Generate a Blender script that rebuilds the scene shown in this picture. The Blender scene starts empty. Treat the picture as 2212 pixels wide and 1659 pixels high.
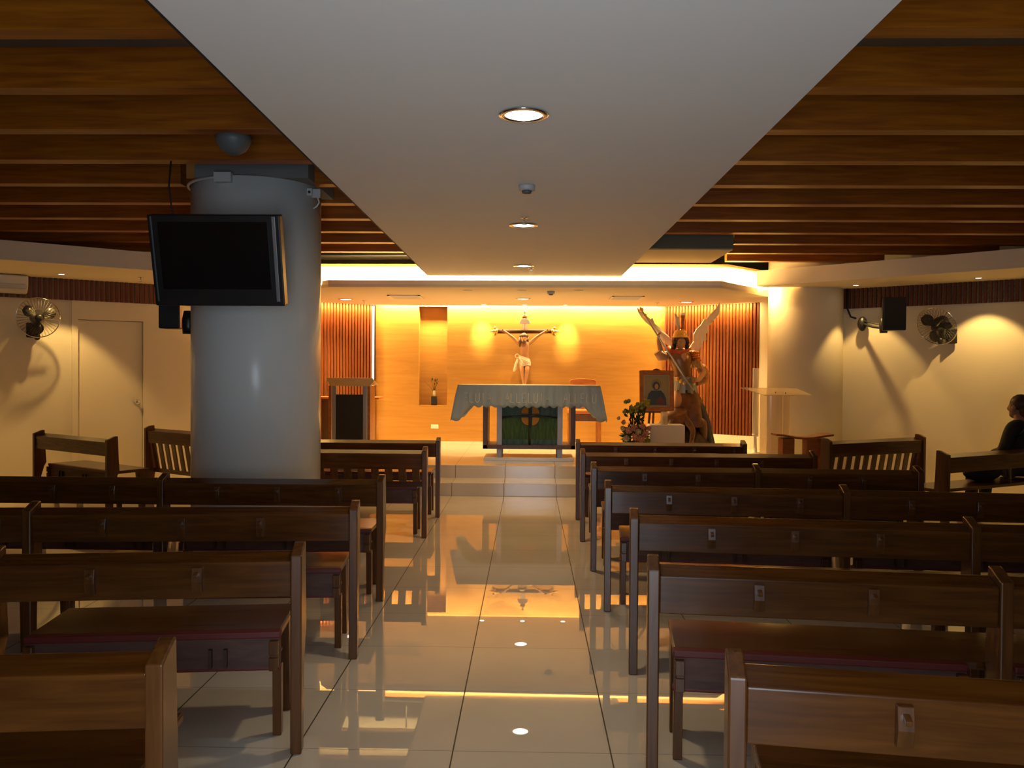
import bpy, bmesh, math, random
from mathutils import Vector, Matrix
random.seed(7)
PI = math.pi
sc = bpy.context.scene
C = bpy.data.collections.new('chapel'); sc.collection.children.link(C)

# ------------------------------------------------------------------ materials
def mat(name, col, rough=.5, metal=0., spec=.5, emit=None, es=0., alpha=None, coat=0.):
    m = bpy.data.materials.new(name); m.use_nodes = True
    b = m.node_tree.nodes['Principled BSDF']
    b.inputs['Base Color'].default_value = (*col, 1)
    b.inputs['Roughness'].default_value = rough
    b.inputs['Metallic'].default_value = metal
    b.inputs['Specular IOR Level'].default_value = spec
    b.inputs['Coat Weight'].default_value = coat
    if emit:
        b.inputs['Emission Color'].default_value = (*emit, 1)
        b.inputs['Emission Strength'].default_value = es
    return m

def grain(name, c1, c2, scale=(1, 12, 12), rough=.45, spec=.4, nscale=3., detail=6, bump=.0, p0=.35, p1=.7, coat=0., dist=.6):
    """wood / veined stone: noise stretched along one axis"""
    m = mat(name, c1, rough, spec=spec, coat=coat); t = m.node_tree; n = t.nodes; b = n['Principled BSDF']
    tc = n.new('ShaderNodeTexCoord'); mp = n.new('ShaderNodeMapping'); mp.inputs['Scale'].default_value = scale
    nz = n.new('ShaderNodeTexNoise'); nz.inputs['Scale'].default_value = nscale; nz.inputs['Detail'].default_value = detail
    nz.inputs['Distortion'].default_value = dist
    cr = n.new('ShaderNodeValToRGB'); cr.color_ramp.elements[0].position = p0; cr.color_ramp.elements[1].position = p1
    cr.color_ramp.elements[0].color = (*c1, 1); cr.color_ramp.elements[1].color = (*c2, 1)
    t.links.new(tc.outputs['Object'], mp.inputs['Vector']); t.links.new(mp.outputs[0], nz.inputs['Vector'])
    t.links.new(nz.outputs['Fac'], cr.inputs['Fac']); t.links.new(cr.outputs[0], b.inputs['Base Color'])
    if bump:
        bp = n.new('ShaderNodeBump'); bp.inputs['Strength'].default_value = bump; bp.inputs['Distance'].default_value = .01
        t.links.new(nz.outputs['Fac'], bp.inputs['Height']); t.links.new(bp.outputs[0], b.inputs['Normal'])
    return m

def tiles(name, c1, c2, joint, ox, oy, size=.6, jw=.0035, rough=.04, spec=.5):
    m = mat(name, c1, rough, spec=spec); t = m.node_tree; n = t.nodes; b = n['Principled BSDF']; L = t.links
    tc = n.new('ShaderNodeTexCoord'); sx = n.new('ShaderNodeSeparateXYZ'); L.new(tc.outputs['Object'], sx.inputs[0])
    def M(op, a, bb=None):
        k = n.new('ShaderNodeMath'); k.operation = op
        for i, v in enumerate((a, bb)):
            if v is None: continue
            if isinstance(v, (int, float)): k.inputs[i].default_value = v
            else: L.new(v, k.inputs[i])
        return k.outputs[0]
    def edge(o, off, w):
        f = M('FRACT', M('DIVIDE', M('SUBTRACT', o, off), size))
        d = M('MINIMUM', f, M('SUBTRACT', 1., f))
        return M('LESS_THAN', d, w / size / 2)
    jx, jy = edge(sx.outputs[0], ox, jw * 1.6), edge(sx.outputs[1], oy, jw * .7)
    j = M('MAXIMUM', jx, jy)
    nz = n.new('ShaderNodeTexNoise'); nz.inputs['Scale'].default_value = 2.2; nz.inputs['Detail'].default_value = 5
    L.new(tc.outputs['Object'], nz.inputs['Vector'])
    cr = n.new('ShaderNodeValToRGB'); cr.color_ramp.elements[0].position = .3; cr.color_ramp.elements[1].position = .7
    cr.color_ramp.elements[0].color = (*c1, 1); cr.color_ramp.elements[1].color = (*c2, 1); L.new(nz.outputs['Fac'], cr.inputs['Fac'])
    mx = n.new('ShaderNodeMix'); mx.data_type = 'RGBA'; mx.inputs['B'].default_value = (*joint, 1)
    L.new(j, mx.inputs['Factor']); L.new(cr.outputs[0], mx.inputs['A']); L.new(mx.outputs['Result'], b.inputs['Base Color'])
    mr = n.new('ShaderNodeMath'); mr.operation = 'MULTIPLY_ADD'; L.new(j, mr.inputs[0]); mr.inputs[1].default_value = .6; mr.inputs[2].default_value = rough
    L.new(mr.outputs[0], b.inputs['Roughness'])
    return m

def plaster(name, col, rough=.7, amt=.06):
    m = mat(name, col, rough, spec=.25); t = m.node_tree; n = t.nodes; b = n['Principled BSDF']
    tc = n.new('ShaderNodeTexCoord'); nz = n.new('ShaderNodeTexNoise'); nz.inputs['Scale'].default_value = 60; nz.inputs['Detail'].default_value = 3
    bp = n.new('ShaderNodeBump'); bp.inputs['Strength'].default_value = amt; bp.inputs['Distance'].default_value = .002
    t.links.new(tc.outputs['Object'], nz.inputs['Vector']); t.links.new(nz.outputs['Fac'], bp.inputs['Height']); t.links.new(bp.outputs[0], b.inputs['Normal'])
    return m

def clear(name, tint, mixv=.8, rough=.08):
    m = bpy.data.materials.new(name); m.use_nodes = True; t = m.node_tree; n = t.nodes; n.clear()
    o = n.new('ShaderNodeOutputMaterial'); a = n.new('ShaderNodeBsdfTransparent'); b = n.new('ShaderNodeBsdfPrincipled'); mx = n.new('ShaderNodeMixShader')
    a.inputs[0].default_value = (*tint, 1); b.inputs['Base Color'].default_value = (*tint, 1); b.inputs['Roughness'].default_value = rough
    mx.inputs[0].default_value = 1 - mixv
    t.links.new(a.outputs[0], mx.inputs[1]); t.links.new(b.outputs[0], mx.inputs[2]); t.links.new(mx.outputs[0], o.inputs[0])
    return m

PEW = grain('pew wood', (.072, .022, .003), (.125, .042, .006), (1.2, 14, 14), .22, .5, 2.5)
PEWD = grain('pew wood upright', (.082, .028, .006), (.14, .050, .010), (14, 14, 1.2), .25, .5, 2.5)
HOOK = mat('hook dark wood', (.05, .02, .007), .45)
PLY = grain('plywood underside', (.085, .042, .034), (.13, .065, .05), (2, 10, 10), .6, .3, 3)
RED = mat('red vinyl', (.12, .012, .009), .5)
BEAM = grain('beam veneer', (.22, .056, .0008), (.36, .108, .002), (1, 10, 14), .42, .4, 2.2)
TILE = tiles('polished cream tile', (.60, .53, .43), (.66, .59, .48), (.05, .035, .02), .32, .18, rough=.012, spec=.68)
STEPT = tiles('cream step tile', (.60, .53, .43), (.66, .59, .48), (.10, .07, .04), .32, .12, rough=.12)
VEN = grain('veined travertine', (.37, .172, .026), (.46, .232, .045), (.6, 1, 7), .45, .3, 2.2, 10, p0=.25, p1=.75, dist=.9)
VENN = grain('veined travertine niche', (.37, .172, .026), (.46, .232, .045), (.5, 1, 6), .45, .3, 2.2, 10, p0=.3, p1=.7, dist=.9)
WHITE = plaster('cream wall paint', (.77, .69, .52))
CEIL = plaster('white ceiling paint', (.86, .86, .85), .75)
SOFF = plaster('soffit paint', (.82, .73, .56), .75)
LIPM = plaster('soffit lip painted glow', (.90, .84, .70), .7)  # soffit paint lightened on the lip to stand for its glow
COLP = plaster('column enamel', (.72, .74, .73), .22, .02)
CONC = plaster('raw concrete', (.16, .165, .165), .9, .2)
SLAB = plaster('slab concrete', (.26, .27, .28), .9, .2)
SLAT = grain('slat wood', (.12, .024, .003), (.18, .042, .006), (12, 12, 1), .5, .35, 2.5)
SLATB = grain('slat backing', (.46, .20, .035), (.54, .26, .055), (10, 10, 1), .55, .3, 2.5)
SLATD = grain('dark slat wood', (.10, .024, .008), (.15, .04, .012), (12, 12, 1), .5, .35, 2.5)
SLATDB = mat('dark slat backing', (.34, .17, .06), .6)
BLK = mat('black plastic', (.012, .012, .013), .38)
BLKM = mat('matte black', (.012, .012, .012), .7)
SCREEN = mat('dark screen', (.004, .004, .005), .22, spec=.4)
SILV = mat('brushed silver', (.38, .38, .40), .35, metal=.85)
CHROME = mat('chrome', (.75, .75, .76), .12, metal=1.)
GREYP = mat('grey plastic', (.45, .46, .46), .45)
IVORY = mat('ivory plastic', (.74, .70, .60), .35)
DGREY = mat('dark grey metal', (.10, .11, .115), .5)
LAMP = mat('lamp glow', (1, .95, .85), .5, emit=(1, .93, .78), es=9.)
LAMPS = mat('small lamp glow', (1, .95, .85), .5, emit=(1, .88, .66), es=14.)
TUBE = mat('tube glow', (1, .95, .85), .5, emit=(1, .86, .55), es=5.)
STEEL = mat('satin steel', (.36, .36, .39), .5, metal=.5)
PLATE = mat('steel plate painted glare', (.72, .73, .78), .25)  # steel base plate coloured pale in place of a bright reflection
DWOOD = grain('dark walnut', (.075, .028, .012), (.12, .05, .02), (10, 10, 1), .4, .4, 2.5)
MWOOD = grain('mid wood', (.36, .14, .035), (.48, .20, .055), (1.5, 10, 10), .42, .4, 2.5)
DESK = grain('pale oak', (.66, .42, .17), (.74, .50, .21), (1.5, 10, 10), .5, .3, 2.5)
CHAIRW = grain('orange brown wood', (.36, .115, .022), (.45, .16, .03), (3, 10, 10), .45, .35, 2.5)
UPH = mat('rust upholstery', (.42, .115, .02), .7)
CLOTH = mat('pale blue satin', (.36, .45, .50), .42, spec=.4)
EMB = mat('silver thread', (.85, .80, .66), .35)
SKIN = mat('painted flesh', (.48, .24, .11), .45)
SKIND = mat('shaded brown flesh', (.42, .22, .11), .5)  # slightly browner flesh tone for the statue's head and sleeve
HAIRB = mat('dark brown hair', (.045, .02, .01), .55)
BEARD = mat('brown painted hair', (.09, .04, .015), .5)
LOIN = mat('off white loincloth', (.68, .60, .44), .55)
GOLD = mat('gold leaf', (.72, .46, .12), .28, metal=.8)
CROSS = grain('cross dark wood', (.05, .018, .006), (.09, .034, .011), (4, 12, 12), .55, .2, 2.5)
SCROLL = mat('white scroll', (.85, .82, .76), .4)
WING = grain('white plume', (.70, .60, .45), (.78, .69, .54), (6, 6, 2), .6, .25, 4)
REDC = mat('red cloak', (.42, .06, .012), .5)
ARM = mat('copper armour', (.50, .17, .035), .25, metal=.7)
ARMB = mat('bronze cuirass', (.22, .115, .045), .35, metal=.5)
BLUEG = mat('blue grey tunic', (.26, .27, .26), .35, metal=.5)
DEMON = grain('demon brown', (.11, .045, .015), (.20, .085, .03), (4, 4, 4), .45, .4, 3)
ROCK = grain('dark rock', (.025, .016, .014), (.07, .04, .03), (4, 4, 4), .6, .3, 3, bump=.5)
CAPE = mat('blue black drapery', (.018, .018, .026), .5)
FRAME = grain('icon frame', (.30, .10, .018), (.42, .16, .03), (6, 6, 6), .4, .4, 3)
MATB = mat('icon mount', (.46, .34, .20), .6)
ICONG = mat('icon dull gold ground', (.34, .27, .12), .5)
ICONB = mat('icon blue robe', (.035, .06, .09), .5)
ICONR = mat('icon brown red', (.13, .05, .035), .5)
ICONF = mat('icon flesh', (.45, .27, .13), .5)
LINEN = mat('white linen', (.72, .66, .60), .75)
LEAF = mat('leaf green', (.10, .16, .03), .5)
LEAFD = mat('dark leaf', (.03, .05, .015), .5)
YGRN = mat('yellow green bloom', (.35, .33, .04), .6)
PINK = mat('peach bloom', (.62, .30, .20), .6)
CORAL = mat('coral bloom', (.60, .10, .03), .6)
CREAM = mat('cream bloom', (.66, .55, .36), .6)
WAX = mat('white wax', (.80, .72, .58), .45)
ACR = clear('clear acrylic', (.96, .88, .72), .62, .15)
GLASS = clear('candle glass', (.95, .85, .65), .6, .1)
TEAL = grain('teal glass', (.03, .075, .075), (.08, .15, .14), (4, 4, 1.5), .5, .15, 5)
GREENG = grain('green glass', (.025, .06, .02), (.07, .13, .04), (9, 4, 1.2), .5, .15, 5)
AMBER = mat('amber glass', (.40, .17, .015), .5, spec=.15)
LEAD = mat('lead came', (.02, .02, .022), .5)
DARKCL = mat('dark jacket', (.014, .013, .013), .8)
TROU = mat('dark trousers', (.02, .02, .024), .8)
SKINP = mat('person skin', (.30, .16, .09), .5)
DUCT = mat('duct grey foil', (.13, .14, .10), .7, spec=.2)
DUCTU = mat('duct lining', (.55, .45, .27), .7)
ALU = mat('fan wire', (.10, .09, .075), .4, metal=.6)
FANB = clear('smoked fan blade', (.10, .095, .08), .40, .25)

# ------------------------------------------------------------------ mesh tools
class MB:
    def __init__(s): s.v = []; s.f = []; s.sm = []
    def add(s, vs, fs, smooth=False):
        b = len(s.v); s.v += [tuple(v) for v in vs]; s.f += [tuple(b + i for i in f) for f in fs]; s.sm += [smooth] * len(fs); return s
    def box(s, x0, x1, y0, y1, z0, z1):
        return s.add([(x0,y0,z0),(x1,y0,z0),(x1,y1,z0),(x0,y1,z0),(x0,y0,z1),(x1,y0,z1),(x1,y1,z1),(x0,y1,z1)],
                     [(0,3,2,1),(4,5,6,7),(0,1,5,4),(1,2,6,5),(2,3,7,6),(3,0,4,7)])
    def bar(s, a, b, w, h, up=(0,0,1)):
        a, b = Vector(a), Vector(b); d = (b - a).normalized(); u = Vector(up)
        if abs(d.dot(u)) > .98: u = Vector((0, 1, 0))
        x = d.cross(u).normalized() * w / 2; y = x.cross(d).normalized() * h / 2
        return s.add([a-x-y,a+x-y,a+x+y,a-x+y,b-x-y,b+x-y,b+x+y,b-x+y],[(0,3,2,1),(4,5,6,7),(0,1,5,4),(1,2,6,5),(2,3,7,6),(3,0,4,7)])
    def prism(s, poly, lo, hi, axis='x', M=None):
        """extrude a 2-D outline along an axis: x -> (y,z), y -> (x,z), z -> (x,y)"""
        def P(p, t): return (t, p[0], p[1]) if axis == 'x' else (p[0], t, p[1]) if axis == 'y' else (p[0], p[1], t)
        n = len(poly); vs = [P(p, lo) for p in poly] + [P(p, hi) for p in poly]
        fs = [tuple(range(n))[::-1], tuple(range(n, 2*n))] + [(i, (i+1) % n, n + (i+1) % n, n + i) for i in range(n)]
        return s.add(vs, fs)
    def tube(s, pts, r, seg=10, caps=True):
        pts = [Vector(p) for p in pts]; n = len(pts); R = r if isinstance(r, (list, tuple)) else [r] * n
        vs = []; u = None
        for i, p in enumerate(pts):
            d = (pts[min(i+1, n-1)] - pts[max(i-1, 0)]).normalized()
            if u is None: u = d.orthogonal().normalized()
            u = (u - d * u.dot(d)); u = u.normalized() if u.length > 1e-6 else d.orthogonal().normalized()
            w = d.cross(u)
            vs += [p + (u * math.cos(2*PI*k/seg) + w * math.sin(2*PI*k/seg)) * R[i] for k in range(seg)]
        fs = [(i*seg+k, i*seg+(k+1) % seg, (i+1)*seg+(k+1) % seg, (i+1)*seg+k) for i in range(n-1) for k in range(seg)]
        s.add(vs, fs, True)
        if caps:
            b = len(s.v) - len(vs); s.f += [tuple(b + k for k in range(seg))[::-1], tuple(b + (n-1)*seg + k for k in range(seg))]; s.sm += [False]*2
        return s
    def lathe(s, prof, c=(0,0,0), seg=24, axis='z'):
        vs = []; c = Vector(c)
        for r, h in prof:
            for k in range(seg):
                a = 2*PI*k/seg; x, y = r*math.cos(a), r*math.sin(a)
                vs.append(c + (Vector((x,y,h)) if axis == 'z' else Vector((x,h,y)) if axis == 'y' else Vector((h,x,y))))
        n = len(prof); fs = [(i*seg+k, i*seg+(k+1) % seg, (i+1)*seg+(k+1) % seg, (i+1)*seg+k) for i in range(n-1) for k in range(seg)]
        s.add(vs, fs, True); b = len(s.v) - len(vs)
        for i, rev in ((0, True), (n-1, False)):
            if prof[i][0] > 1e-5:
                f = tuple(b + i*seg + k for k in range(seg)); s.f.append(f[::-1] if rev else f); s.sm.append(False)
        return s
    def ball(s, c, r, seg=14, rings=9):
        rx, ry, rz = r if isinstance(r, (list, tuple)) else (r, r, r); c = Vector(c); vs = []
        for i in range(rings + 1):
            t = PI * i / rings
            for k in range(seg):
                a = 2*PI*k/seg; vs.append(c + Vector((rx*math.sin(t)*math.cos(a), ry*math.sin(t)*math.sin(a), rz*math.cos(t))))
        return s.add(vs, [(i*seg+k, (i+1)*seg+k, (i+1)*seg+(k+1) % seg, i*seg+(k+1) % seg) for i in range(rings) for k in range(seg)], True)
    def xf(s, M):
        s.v = [tuple(M @ Vector(v)) for v in s.v]; return s
    def build(s, name, m, parent=None, bevel=0, smooth=None, sub=0):
        me = bpy.data.meshes.new(name); me.from_pydata(s.v, [], s.f)
        me.polygons.foreach_set('use_smooth', [bool(x) if smooth is None else smooth for x in s.sm])
        bm = bmesh.new(); bm.from_mesh(me)
        bmesh.ops.remove_doubles(bm, verts=bm.verts, dist=1e-5)
        bmesh.ops.recalc_face_normals(bm, faces=bm.faces); bm.to_mesh(me); bm.free()
        me.materials.append(m)
        o = bpy.data.objects.new(name, me); C.objects.link(o)
        if parent: o.parent = parent
        if bevel:
            k = o.modifiers.new('edge', 'BEVEL'); k.width = bevel; k.segments = 2; k.limit_method = 'ANGLE'; k.angle_limit = math.radians(40)
        if sub:
            k = o.modifiers.new('sub', 'SUBSURF'); k.levels = sub; k.render_levels = sub
        return o

def tag(o, label, cat, group=None, kind=None):
    o['label'] = label; o['category'] = cat
    if group: o['group'] = group
    if kind: o['kind'] = kind
    return o
def thing(name, label, cat, loc=(0,0,0), rz=0., group=None):
    o = bpy.data.objects.new(name, None); C.objects.link(o); o.empty_display_size = .1
    o.location = loc; o.rotation_euler = (0, 0, rz); return tag(o, label, cat, group)
def struct(o): o['kind'] = 'structure'; return o

def skin(name, pts, edges, rad, m, parent, sub=2, root=0, loc=None):
    me = bpy.data.meshes.new(name); me.from_pydata(pts, edges, []); me.materials.append(m)
    o = bpy.data.objects.new(name, me); C.objects.link(o)
    if parent: o.parent = parent
    k = o.modifiers.new('skin', 'SKIN'); k.use_smooth_shade = True
    for i, sv in enumerate(me.skin_vertices[0].data):
        r = rad[i]; sv.radius = r if isinstance(r, tuple) else (r, r); sv.use_root = (i == root)
    k = o.modifiers.new('sub', 'SUBSURF'); k.levels = sub; k.render_levels = sub
    return o

class Fig:
    """skeleton for one skinned figure; node() returns the index"""
    def __init__(s): s.p = []; s.e = []; s.r = []
    def node(s, p, r, frm=None):
        s.p.append(tuple(p)); s.r.append(r)
        if frm is not None: s.e.append((frm, len(s.p)-1))
        return len(s.p)-1
    def hand(s, wrist, dirv, side, r, size=1., curl=.5, palm=(0, -1, 0)):
        """palm, four unequal fingers and a thumb leaving the side of the palm"""
        w = Vector(s.p[wrist]); d = Vector(dirv).normalized(); pn = Vector(palm); pn = (pn - d*pn.dot(d)).normalized(); sd = d.cross(pn) * side
        k = s.node(w + d*.045*size, (r*1.5, r*1.0), wrist)
        c = s.node(w + d*.085*size, (r*1.6, r*.8), k)
        for i, (off, ln) in enumerate(((.03, .070), (.010, .080), (-.010, .074), (-.03, .058))):
            b = s.node(w + (d*.10 + sd*off)*size, r*.40, c)
            f = s.node(w + (d*(.10+ln*.5) + sd*off*1.1 + pn*curl*.018)*size, r*.38, b)
            s.node(w + (d*(.10+ln*(1-.35*curl)) + sd*off*1.1 + pn*curl*.055)*size, r*.32, f)
        t = s.node(w + (d*.055 + sd*.050 + pn*.01)*size, r*.45, k)
        s.node(w + (d*.095 + sd*.062 + pn*.03*curl)*size, r*.38, t)
        return c
    def build(s, name, m, parent, sub=2, root=0): return skin(name, s.p, s.e, s.r, m, parent, sub, root)

# ------------------------------------------------------------------ setting
# floor, steps, sanctuary platform
struct(MB().box(-8.2, 8.2, -1.6, 15, -.12, 0).build('floor', TILE))
struct(MB().box(-3.3, 3.62, 9.65, 10.14, .0005, .151).build('floor_step', STEPT, bevel=.004))
struct(MB().box(-3.3, 3.62, 10.13, 13.9, .0005, .302).build('floor_platform', STEPT, bevel=.004))

# diagonal side walls
RD = Vector((.763, -.647, 0)); RN = Vector((-.647, -.763, 0)); R0 = Vector((4.15, 11.25, 0))      # along / into the room
LD = Vector((.797, .604, 0)); LN = Vector((.604, -.797, 0)); L0 = Vector((-6.007, 10.267, 0))
def strip(p, d, n, t0, t1, o0, o1, z0, z1, mb=None):
    mb = mb or MB(); a = [p + d*t0 + n*o0, p + d*t1 + n*o0, p + d*t1 + n*o1, p + d*t0 + n*o1]
    return mb.add([(q.x, q.y, z0) for q in a] + [(q.x, q.y, z1) for q in a],
                  [(0,3,2,1),(4,5,6,7),(0,1,5,4),(1,2,6,5),(2,3,7,6),(3,0,4,7)])
struct(strip(R0, RD, RN, -.2, 5.0, -.15, 0, 0, 3.3).build('wall_right', WHITE))
# left wall: thicker stretch carries the recessed door
wl = strip(L0, LD, LN, -2.2, 0.33, -.15, 0, 0, 3.3)
strip(L0, LD, LN, .33, .40, -.15, .03, 0, 3.3, wl); strip(L0, LD, LN, 1.17, 2.6, -.15, .03, 0, 3.3, wl)
strip(L0, LD, LN, .40, 1.17, -.15, .03, 2.055, 3.3, wl); strip(L0, LD, LN, .40, 1.17, -.15, -.10, 0, 2.055, wl)
struct(wl.build('wall_left', WHITE))
door = struct(strip(L0, LD, LN, .405, 1.165, -.06, -.02, .01, 2.05).build('door_1', WHITE, bevel=.003))
hp = L0 + LD*1.09 + LN*-.018
hm = Matrix.Translation((hp.x, hp.y, 1.0)) @ Matrix.Rotation(math.atan2(LN.y, LN.x) + PI/2, 4, 'Z')
MB().lathe([(.034, .0), (.034, -.012), (.013, -.018), (.013, -.045), (.026, -.055), (.031, -.072), (.022, -.09), (0, -.094)], axis='y', seg=18).xf(hm).build('door_knob', CHROME, door)
struct(MB().box(-8.0, -7.6, -1.05, 9.4, 0, 3.3).build('wall_side_left', WHITE))
struct(MB().box(7.7, 8.0, -1.05, 8.8, 0, 3.3).build('wall_side_right', WHITE))
# unseen rear wall, its open doorway added to admit the cool fill lamp
struct(MB().box(-7.7, -.95, -1.05, -.9, 0, 3.3).box(.95, 7.8, -1.05, -.9, 0, 3.3).box(-.95, .95, -1.05, -.9, 2.3, 3.3).build('wall_rear', WHITE))
struct(MB().box(-.95, -.88, -1.03, -.87, 0, 2.3).box(.88, .95, -1.03, -.87, 0, 2.3).box(-.88, .88, -1.03, -.87, 2.23, 2.3).build('added_doorway', MWOOD))
struct(MB().box(-8.2, 8.2, -1.6, 15, 3.3, 3.42).build('ceiling', SLAB))

# back wall with tall recessed niche
NX0, NX1, NZ0, NZ1 = -1.772, -1.316, .876, 2.465
bw = MB().box(-2.47, NX0, 13.5, 13.56, .302, 2.8).box(NX1, 2.2, 13.5, 13.56, .302, 2.8).box(NX0, NX1, 13.5, 13.56, .302, NZ0).box(NX0, NX1, 13.5, 13.56, NZ1, 2.8)
wall_back = struct(bw.build('wall_back', VEN))
nb = MB().box(NX0-.02, NX1+.02, 13.72, 13.75, NZ0-.02, NZ1+.02).box(NX0-.02, NX0, 13.56, 13.72, NZ0, NZ1).box(NX1, NX1+.02, 13.56, 13.72, NZ0, NZ1)
nb.box(NX0-.02, NX1+.02, 13.56, 13.72, NZ0-.02, NZ0).box(NX0-.02, NX1+.02, 13.56, 13.72, NZ1, NZ1+.02)
nb.build('niche', VENN, wall_back)
struct(MB().box(-8.2, 8.2, 13.85, 14.0, 0, 3.3).build('wall_far', CONC))

# vertical slat panels either side of the back wall
def slats(name, p, d, n, length, z0, z1, pitch, w, dep, ms, mb_, base=None):
    b = struct(strip(p, d, n, 0, length, -.06, 0, z0, z1).build(name, mb_)); s = MB(); k = 0
    while (k + .5) * pitch < length:
        strip(p, d, n, k*pitch + pitch*.25, k*pitch + pitch*.25 + w, .0, dep, z0, z1, s); k += 1
    s.build('slats', ms, b); return b
SLd = Vector((-.783, -.622, 0)); SLn = Vector((.622, -.783, 0)); SL0 = Vector((-2.475, 13.42, 0))
SRd = Vector((.80, -.60, 0)); SRn = Vector((-.60, -.80, 0)); SR0 = Vector((2.15, 13.42, 0))
slats('wall_slat_left', SL0, SLd, SLn, 2.2, .302, 2.62, .052, .029, .035, SLAT, SLATB)
slats('wall_slat_right', SR0, SRd, SRn, 1.55, .50, 2.62, .052, .029, .035, SLAT, SLATB)
struct(strip(SR0, SRd, SRn, 0, 1.7, -.06, .05, .302, .498).build('baseboard_right', WHITE))
struct(strip(SR0, SRd, SRn, 1.56, 2.3, -.1, .03, 0, 2.62).build('wall_return_right', WHITE))
# narrow slat bands at the top of the side walls
slats('trim_1', R0, RD, RN, 4.6, 2.29, 2.55, .055, .03, .03, SLATD, SLATDB)
b2 = L0 + LN*.03
slats('trim_2', L0 - LD*2.2 + LN*.032, LD, LN, 4.6, 2.29, 2.55, .058, .03, .03, SLATD, SLATDB)

# round columns
def column(name, x, y, r, ztop, m): return struct(MB().lathe([(r, 0), (r, ztop)], (x, y, 0), 72).build(name, m))
colL = column('column', -2.112, 6.5, .483, 2.835, COLP)
MB().box(-2.44, -1.61, 6.10, 6.88, 2.836, 3.3).build('column_head', CONC, colL)
colR = column('column', 3.70, 11.40, .48, 3.29, WHITE)

# dropped ceiling panel down the middle
struct(MB().add([(-1.20,-.88,2.617),(1.172,-.88,2.617),(1.128,10.44,2.617),(-1.255,10.44,2.617),(-1.20,-.88,2.80),(1.172,-.88,2.80),(1.128,10.44,2.80),(-1.255,10.44,2.80)],
     [(0,3,2,1),(4,5,6,7),(0,1,5,4),(1,2,6,5),(2,3,7,6),(3,0,4,7)]).build('ceiling_panel', CEIL))

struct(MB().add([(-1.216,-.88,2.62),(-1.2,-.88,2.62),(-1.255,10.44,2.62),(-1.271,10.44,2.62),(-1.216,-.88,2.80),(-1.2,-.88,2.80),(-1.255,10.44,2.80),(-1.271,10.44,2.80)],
     [(0,3,2,1),(4,5,6,7),(0,1,5,4),(1,2,6,5),(2,3,7,6),(3,0,4,7)]).build('panel_shadow_line', BLKM))  # black strip standing in for the shadow line along the panel's left edge

# sanctuary soffit with upturned lip, cove wall behind it
LIP = [(-3.75, 12.0), (-2.5, 10.43), (2.33, 10.33), (3.62, 12.0)]
poly = LIP + [(3.35, 12.52), (2.2, 13.34), (-2.45, 13.34), (-3.9, 12.2)]
struct(MB().prism(poly, 2.47, 2.50, 'z').build('ceiling_soffit', SOFF))
def ribbon(path, off0, off1, z0, z1):
    mb = MB(); n = len(path); P = [Vector((*p, 0)) for p in path]; out = []
    for i in range(n):
        d1 = (P[i] - P[i-1]).normalized() if i else None; d2 = (P[i+1] - P[i]).normalized() if i < n-1 else None
        ns = [Vector((-d.y, d.x, 0)) for d in (d1, d2) if d is not None]; m = sum(ns, Vector()); m = m / m.length
        k = 1 / max(.3, m.dot(ns[0])); out.append((P[i] + m*off0*k, P[i] + m*off1*k))
    for i in range(n-1):
        a, b, c, d = out[i][0], out[i+1][0], out[i+1][1], out[i][1]
        mb.add([(q.x, q.y, z0) for q in (a,b,c,d)] + [(q.x, q.y, z1) for q in (a,b,c,d)], [(0,3,2,1),(4,5,6,7),(0,1,5,4),(1,2,6,5),(2,3,7,6),(3,0,4,7)])
    return mb
struct(ribbon(LIP, 0, .03, 2.501, 2.556).build('ceiling_lip', LIPM))
COVE = [(-3.7, 10.98), (2.50, 10.84), (3.34, 11.70)]
struct(ribbon(COVE, 0, .06, 2.501, 2.785).build('ceiling_cove', SOFF))
struct(ribbon(COVE, -.05, .10, 2.786, 2.815).build('trim_3', MWOOD))
# side soffits
def side_soffit(name, pts):
    return struct(MB().prism(pts, 2.55, 2.75, 'z').build(name, SOFF))
side_soffit('ceiling_side_right', [(2.92, 10.93), (3.90, 10.02), (5.11, 8.84), (7.69, 6.32), (7.69, 8.25), (4.15, 11.25), (3.75, 10.93), (3.10, 11.0)])
side_soffit('ceiling_side_left', [(-7.6, 6.84), (-5.41, 8.52), (-4.21, 9.47), (-2.97, 10.42), (-3.55, 12.13), (-4.1, 11.71), (-7.6, 9.06)])

# timber beams in the open ceiling, either side of the panel
def beam(x0, x1, yf): struct(MB().box(x0, x1, yf - .112, yf, 2.83, 3.03).build('beam', BEAM, bevel=.003))
for k in range(-5, 11):
    yf = 3.53 + .715*k
    xr = min(7.6, 4.15 + (11.25 - yf)/.647*.763 - .25) if yf > 8.2 else 7.6
    xl = max(-7.5, -6.007 - (10.267 - yf)/.604*.797 + .3) if yf > 9 else -7.5
    if k == 4: beam(xl, -2.62, yf); beam(-1.62, -1.27, yf)
    elif k < 9 or k == 9: beam(xl, -1.27, yf)
    if k in (8, 9): beam(2.2, xr, yf)
    elif k == 10: beam(2.45, min(xr, 4.4), yf)
    else: beam(1.19, xr, yf)

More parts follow.
